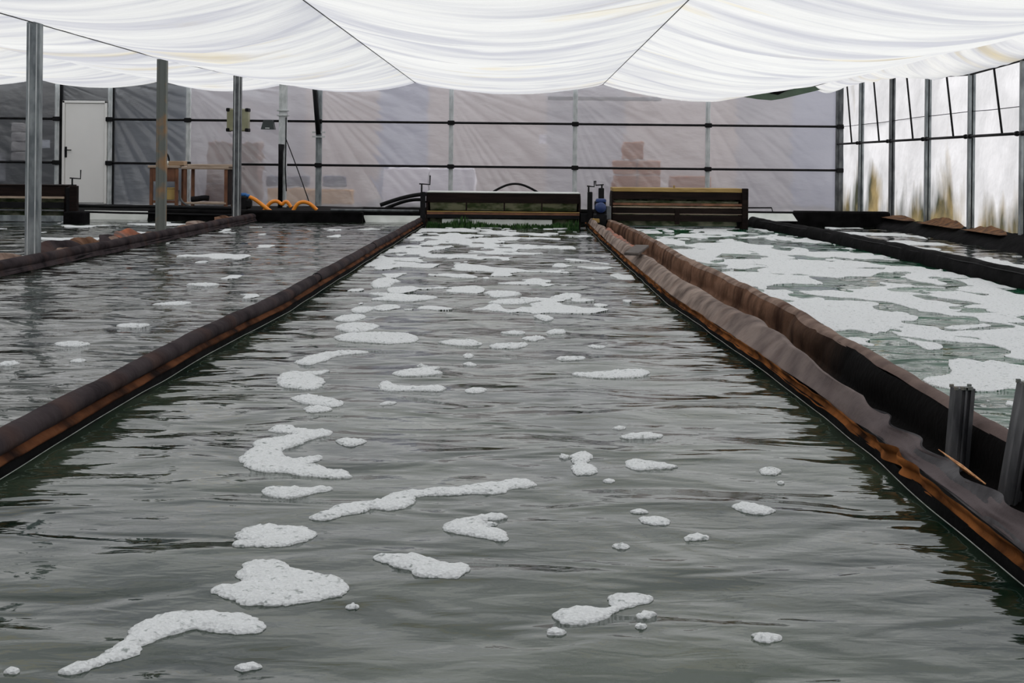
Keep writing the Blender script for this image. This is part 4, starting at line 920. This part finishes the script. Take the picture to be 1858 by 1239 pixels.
FP = [
 (Z5, [(365,75),(400,55),(480,50),(520,70),(640,72),(672,82),(650,100),(560,125),(500,148),(430,172),(440,195),(480,207),(540,205),(610,192),(625,205),(530,235),(600,235),(660,255),(730,255),(757,283),(640,287),(540,280),(440,265),(330,258),(270,240),(235,205),(260,180),(300,160),(310,130),(380,120),(460,105),(490,95),(440,85)], 'large hook-shaped foam patch open to the right, left of centre'),
 (Z5, [(675,128),(740,120),(825,130),(800,145),(750,155),(690,145)], 'small oval foam patch just right of the big hook-shaped one'),
 (Z5, [(330,350),(380,332),(480,335),(560,342),(600,335),(672,338),(650,355),(590,362),(540,378),(480,384),(390,380),(345,368)], 'long flat foam patch right below the big hook-shaped one'),
 (Z5, [(548,480),(600,465),(650,450),(655,435),(720,415),(800,410),(880,395),(930,370),(1000,358),(1050,355),(1130,342),(1260,340),(1330,320),(1420,315),(1500,298),(1570,297),(1620,322),(1560,335),(1480,340),(1450,362),(1380,368),(1300,368),(1200,375),(1100,375),(1040,385),(1042,410),(1000,430),(940,437),(850,430),(790,455),(700,475),(640,490),(570,490)], 'very long diagonal band of foam rising to the right at mid-pond'),
 (Z5, [(215,560),(250,530),(320,512),(400,508),(480,515),(560,520),(593,545),(570,575),(500,597),(400,610),(300,610),(205,602),(230,585),(300,580),(330,573),(260,572)], 'oval foam patch with a notch in its left side below the diagonal band'),
 (Z5, [(1172,520),(1200,500),(1290,475),(1380,460),(1460,455),(1475,475),(1430,485),(1350,492),(1430,505),(1410,515),(1360,517),(1440,535),(1475,548),(1470,560),(1485,575),(1440,585),(1390,580),(1330,560),(1250,555),(1190,540)], 'foam patch with ragged fingers pointing right, below the end of the diagonal band'),
 (Z5, [(840,660),(900,650),(1050,648),(1100,662),(1200,685),(1280,690),(1305,715),(1240,758),(1150,752),(1040,735),(1020,715),(950,700),(880,680)], 'wedge-shaped foam patch widening to the right, near the middle of the foreground'),
 (Z5, [(225,740),(250,710),(245,690),(310,675),(440,678),(480,700),(560,722),(620,740),(700,745),(735,775),(725,830),(640,840),(560,858),(450,878),(340,872),(255,870),(230,855),(160,840),(100,808),(120,790),(200,785),(270,770),(240,750)], 'widest foreground foam patch, a thick lobed blob with a tail to the left'),
 (Z0, [(98,1218),(130,1200),(175,1190),(205,1170),(230,1150),(245,1128),(290,1112),(340,1107),(400,1110),(450,1112),(487,1130),(470,1143),(420,1148),(380,1142),(340,1138),(300,1150),(265,1165),(245,1185),(180,1205),(130,1220)], 'nearest arc of foam curving up from the lower left corner'),
 (Z5, [(225,1165),(260,1148),(310,1142),(350,1160),(310,1172),(240,1180)], 'small foam lump near the bottom edge, right of the nearest arc'),
 (Z5, [(725,885),(760,872),(797,883),(780,895),(740,895)], 'tiny foam spot right below the thick lobed blob'),
 (Z0, [(8,1217),(22,1211),(37,1214),(26,1220),(14,1220)], 'tiny foam spot in the lower left corner'),
 (Z8, [(5,785),(40,762),(130,757),(200,762),(240,750),(225,715),(260,700),(330,698),(412,710),(370,735),(300,752),(250,775),(210,810),(130,825),(40,820),(15,800)], 'boot-shaped foam patch in the right foreground'),
 (Z8, [(330,785),(370,772),(420,785),(390,797),(345,797)], 'small oval foam patch right beside the boot-shaped one'),
 (Z8, [(340,830),(355,826),(370,833),(352,838)], 'foam speck below the small oval beside the boot-shaped patch'),
 (Z8, [(-20,845),(30,842),(62,855),(40,866),(-10,862)], 'small foam patch just below the left end of the boot-shaped one'),
 (Z8, [(787,862),(840,856),(915,872),(905,888),(850,895),(800,885)], 'smooth oval foam patch on dark green water at lower right'),
 (Z8, [(700,365),(760,353),(820,360),(885,380),(850,395),(790,392),(720,375)], 'lens-shaped foam patch furthest right in the foreground'),
 (Z8, [(350,410),(420,405),(470,418),(465,438),(400,438),(365,428)], 'squarish small foam patch with a thinner one just above its left end'),
 (Z8, [(310,385),(345,378),(380,383),(350,392)], 'thin sliver of foam above the squarish small patch'),
 (Z8, [(515,485),(560,475),(615,480),(618,492),(560,497),(525,495)], 'small flat foam patch alone at right, lower right of the squarish one'),
 (Z8, [(247,515),(280,508),(304,518),(290,526),(260,526)], 'tiny foam spot below left of the squarish small patch'),
 (Z8, [(288,185),(330,177),(390,187),(450,198),(505,205),(470,215),(400,215),(350,222),(310,215),(290,200)], 'teardrop foam patch tapering right, right of the upright one'),
 (Z8, [(80,160),(140,150),(162,165),(155,185),(135,195),(170,205),(185,225),(150,235),(100,235),(80,210),(95,195),(80,185)], 'upright hourglass-shaped foam patch right of centre'),
 (Z8, [(22,168),(45,162),(72,168),(50,175)], 'small foam fleck touching the left of the upright hourglass patch'),
 (Z8, [(203,260),(225,254),(252,260),(230,266)], 'tiny foam fleck below right of the upright hourglass patch'),
 (Z8, [(810,218),(860,207),(910,220),(890,233),(830,233)], 'small domed foam patch close to the right bank'),
 (Z8, [(890,264),(905,260),(920,265),(905,268)], 'foam speck below the small domed patch by the right bank'),
 (Z8, [(260,88),(320,78),(400,78),(447,87),(400,97),(310,97)], 'flat elongated foam patch above the teardrop one'),
 (Z8, [(243,52),(268,46),(292,53),(268,59)], 'foam speck above the flat elongated patch over the teardrop'),
 (Z3, [(1190,735),(1230,700),(1330,700),(1425,690),(1400,705),(1350,712),(1415,740),(1370,772),(1300,775),(1220,765)], 'bulky foam patch with a thin upper lip, well above the big hook'),
 (Z3, [(1255,815),(1300,800),(1400,808),(1460,820),(1495,840),(1450,852),(1360,845),(1280,830)], 'foam patch slanting down to the right between the hook and the bulky lipped patch'),
 (Z3, [(1305,858),(1370,850),(1440,858),(1400,870),(1330,870)], 'thin foam strip directly above the big hook-shaped patch'),
 (Z3, [(1265,665),(1310,640),(1400,625),(1500,612),(1600,613),(1540,625),(1460,635),(1400,655),(1330,672)], 'foam streak with a long tail to the right above the bulky lipped patch'),
 (Z3, [(1440,470),(1480,455),(1570,455),(1590,465),(1520,482),(1450,480)], 'small foam patch topmost of the three stacked above the long tailed streak'),
 (Z3, [(1450,505),(1500,488),(1580,488),(1650,500),(1600,522),(1510,530),(1460,520)], 'rounded foam patch in the middle of the three stacked above the long tailed streak'),
 (Z6, [(120,620),(200,597),(400,595),(520,600),(585,620),(560,638),(430,645),(300,635),(180,632)], 'widest foam patch of the three stacked above the long tailed streak'),
 (Z6, [(675,635),(750,630),(880,632),(915,648),(850,655),(720,645)], 'slim foam strip right of the widest mid-distance patch'),
 (Z6, [(945,655),(1000,647),(1150,645),(1155,655),(1100,667),(980,667)], 'slim foam strip at centre, second right of the widest mid-distance patch'),
 (Z6, [(1380,800),(1500,795),(1580,790),(1720,785),(1810,795),(1750,818),(1600,825),(1500,825),(1400,812)], 'long flat foam band right of centre, nearest the brown bank'),
 (Z6, [(1305,725),(1350,720),(1460,722),(1455,735),(1320,737)], 'short straight foam bar above the long flat band on the right'),
 (Z6, [(435,800),(520,783),(600,775),(700,772),(650,785),(710,800),(640,815),(480,815)], 'arrowhead-shaped foam patch left of centre'),
 (Z6, [(368,850),(430,845),(460,868),(600,872),(700,870),(730,885),(700,897),(550,893),(400,897),(375,880)], 'club-shaped foam strip with a thick left end below the arrowhead patch'),
 (Z6, [(810,895),(860,882),(950,890),(900,908),(840,908)], 'small foam oval right of the club-shaped strip'),
 (Z6, [(365,970),(400,958),(465,960),(440,970),(390,975)], 'small foam sliver under the club-shaped strip'),
 (Z6, [(805,715),(830,707),(870,712),(860,725),(825,727)], 'upper of two small foam dots at the centre of the pond'),
 (Z6, [(805,752),(850,748),(885,755),(860,765)], 'lower of two small foam dots at the centre of the pond'),
 (Z6, [(560,765),(590,757),(635,765),(600,771)], 'foam sliver above the arrowhead patch'),
 (Z6, [(920,375),(1000,368),(1130,382),(1080,400),(970,403)], 'upper of two broad foam patches right of the pinkish reflection'),
 (Z6, [(940,430),(1000,418),(1130,418),(1230,425),(1100,437),(960,440)], 'lower, longer of two broad foam patches right of the pinkish reflection'),
 (Z6, [(1265,405),(1330,393),(1440,395),(1430,412),(1330,415)], 'foam patch at the right of the two broad ones in the distance'),
 (Z6, [(305,380),(400,375),(500,392),(690,402),(640,420),(540,427),(400,422),(320,418),(420,403)], 'broad foam patch with two left prongs near the far left divider'),
 (Z6, [(325,330),(350,308),(420,300),(490,318),(450,330),(430,350),(340,352)], 'lumpy foam patch just beyond the two-pronged one'),
 (Z6, [(1115,625),(1200,612),(1250,622),(1180,635)], 'foam sliver at the upper right of the central slim strip'),
 (Z6, [(1245,588),(1290,575),(1360,580),(1340,595),(1270,597)], 'small foam oval right of centre, beyond the sliver'),
 (Z6, [(1175,505),(1230,500),(1300,518),(1240,525)], 'small slanted foam patch right of centre in the middle distance'),
 (Z6, [(1000,588),(1080,580),(1150,587),(1080,595)], 'thin foam streak at centre left of the small oval'),
 (Z6, [(1455,658),(1520,655),(1575,662),(1530,670)], 'thin foam fleck by itself toward the brown bank in the middle distance'),
 (Z6, [(215,475),(260,457),(400,450),(470,455),(360,465),(300,487),(240,488)], 'curved comma-like foam streak near the left divider in the middle distance'),
 (Z3, [(655,405),(740,397),(840,400),(780,410),(680,410)], 'brightest thin foam strip at the centre of the left pond'),
 (Z3, [(235,575),(330,568),(400,575),(340,588),(250,585)], 'foam strip nearest to the left divider on the left pond'),
 (Z3, [(500,497),(580,490),(660,497),(600,507),(520,505)], 'foam strip between the other two on the left pond'),
 (Z3, [(800,325),(880,320),(960,325),(900,333)], 'foam strip furthest away on the left pond'),
 (Z3, [(0,660),(50,655),(90,665),(40,675),(0,675)], 'foam strip touching the left picture edge on the left pond'),
 (Z3, [(300,655),(340,648),(380,653),(340,662)], 'smallest foam strip on the left pond, closest to the dark felt roll'),
]
for i, (z, p, lab) in enumerate(FP):
    foam_patch(p, z[0], z[1], lab, G2 if 'left pond' in lab else G1, .010)

def foam_field(name, xa, xb, y0, y1, rows, cols, fn, label, th=.006):
    """contour a density field on the pond surface (marching squares), raise it and give it an edge"""
    Y = np.geomspace(y0, y1, rows); T = np.linspace(0, 1, cols)
    Yg, Tg = np.meshgrid(Y, T, indexing='ij'); A = xa(Yg) if callable(xa) else xa; B = xb(Yg) if callable(xb) else xb
    Xg = A+(B-A)*Tg
    D = fn(Xg, Yg, Tg); D[0] = D[-1] = -1; D[:, 0] = D[:, -1] = -1
    Zg = wave(Xg, Yg)
    verts = []; faces = []; cache = {}; skirt = []
    def vid(key, p):
        if key not in cache: cache[key] = len(verts); verts.append(p)
        return cache[key]
    ins = D > 0
    any4 = ins[:-1, :-1] | ins[1:, :-1] | ins[:-1, 1:] | ins[1:, 1:]
    for i, j in zip(*np.nonzero(any4)):
        cs = [(i, j), (i, j+1), (i+1, j+1), (i+1, j)]; poly = []; cr = []
        for k in range(4):
            a, b = cs[k], cs[(k+1) % 4]; da, db = D[a], D[b]
            if da > 0: poly.append(vid(a, (Xg[a], Yg[a], Zg[a]+th)))
            if (da > 0) != (db > 0):
                t = da/(da-db); key = (a, b) if a < b else (b, a)
                q = vid(key, (Xg[a]+(Xg[b]-Xg[a])*t, Yg[a]+(Yg[b]-Yg[a])*t, Zg[a]+(Zg[b]-Zg[a])*t+th*.6)); poly.append(q); cr.append(q)
        if len(poly) >= 3: faces.append(tuple(poly))
        if len(cr) == 2: skirt.append(tuple(cr))
    low = {}
    for a, b in skirt:
        for q in (a, b):
            if q not in low: low[q] = len(verts); x, y, z = verts[q]; verts.append((x, y, z-th*1.3))
        faces.append((a, b, low[b], low[a]))
    o = MB().add(verts, faces).build(name, M['foam'], None, True)
    return tag(o, label, 'foam', kind='stuff')
def f_mid(X, Y, T):
    n = .7*fbm(X*2.1, Y*1.5, 201, 3) + .5*fbm(X*5, Y*3.2, 207, 2)
    dens = interp(Y, [8.3, 9.5, 12, 16, 20, 22], [-.50, -.36, -.24, -.12, -.02, .06])
    left = .22*np.exp(-((T-.14)/.12)**2)*np.clip((Y-9)/3, 0, 1) - .18*np.clip((T-.75)/.25, 0, 1)
    return n*1.1 + dens + left
foam_field('foam', lambda Y: XW_L(Y)+.03, lambda Y: XW_R(Y)-.03, 8.3, 21.0, 420, 150, f_mid, 'crowded distant flecks of foam on the far half of the middle pond')
def f_right(X, Y, T):
    wx = X+.25*fbm(X*1.4, Y*1.1, 302, 2); wy = Y+.35*fbm(X*1.2+5, Y*.9, 303, 2)
    n = .75*fbm(wx*2.5, wy*1.35, 301, 4) + .36*fbm(wx*4.5, wy*2.8, 306, 2)
    n = n - .55*np.clip(vnoise(wx*3.1+9, wy*2.0, 311)-.25, 0, 1) - .25*np.clip(np.abs(vnoise(wx*1.5, wy*.9, 315))*-1+.12, 0, 1)*4
    band = .0 + .12*np.exp(-((T-.45)/.3)**2) + .08*np.exp(-((T-.1)/.15)**2)*(Y > 12)
    return n + band - .06*np.clip((7.5-Y)/3, 0, 1)
foam_field('foam', lambda Y: X_RG(Y)+.1, lambda Y: X_D4(Y)-.03, 5.0, 21.6, 460, 260, f_right, 'lacy sheets of white foam drifting over the emerald pond')
def f_left(X, Y, T):
    n = fbm(X*1.9, Y*1.2, 401, 3); return n - interp(Y, [9, 13, 18, 22], [.62, .50, .40, .34])
foam_field('foam', -4.5, lambda Y: XW_L(Y)-.15, 9.0, 21.8, 300, 140, f_left, 'thin scattered foam flecks over the far part of the left pond')
def f_far(X, Y, T): return fbm(X*1.6, Y*.9, 501, 3) - .12
foam_field('foam', lambda Y: X_D4(Y)+.25, 6.0, 12, 22.3, 260, 90, f_far, 'pale foam streaks on the narrow water strip by the right wall')
def f_ll(X, Y, T): return fbm(X*1.6, Y*1.3, 601, 3) - .30
foam_field('foam', -12, -5.2, 12, 22.3, 220, 220, f_ll, 'foam flecks on the leftmost pond in front of the left paddle wheel')
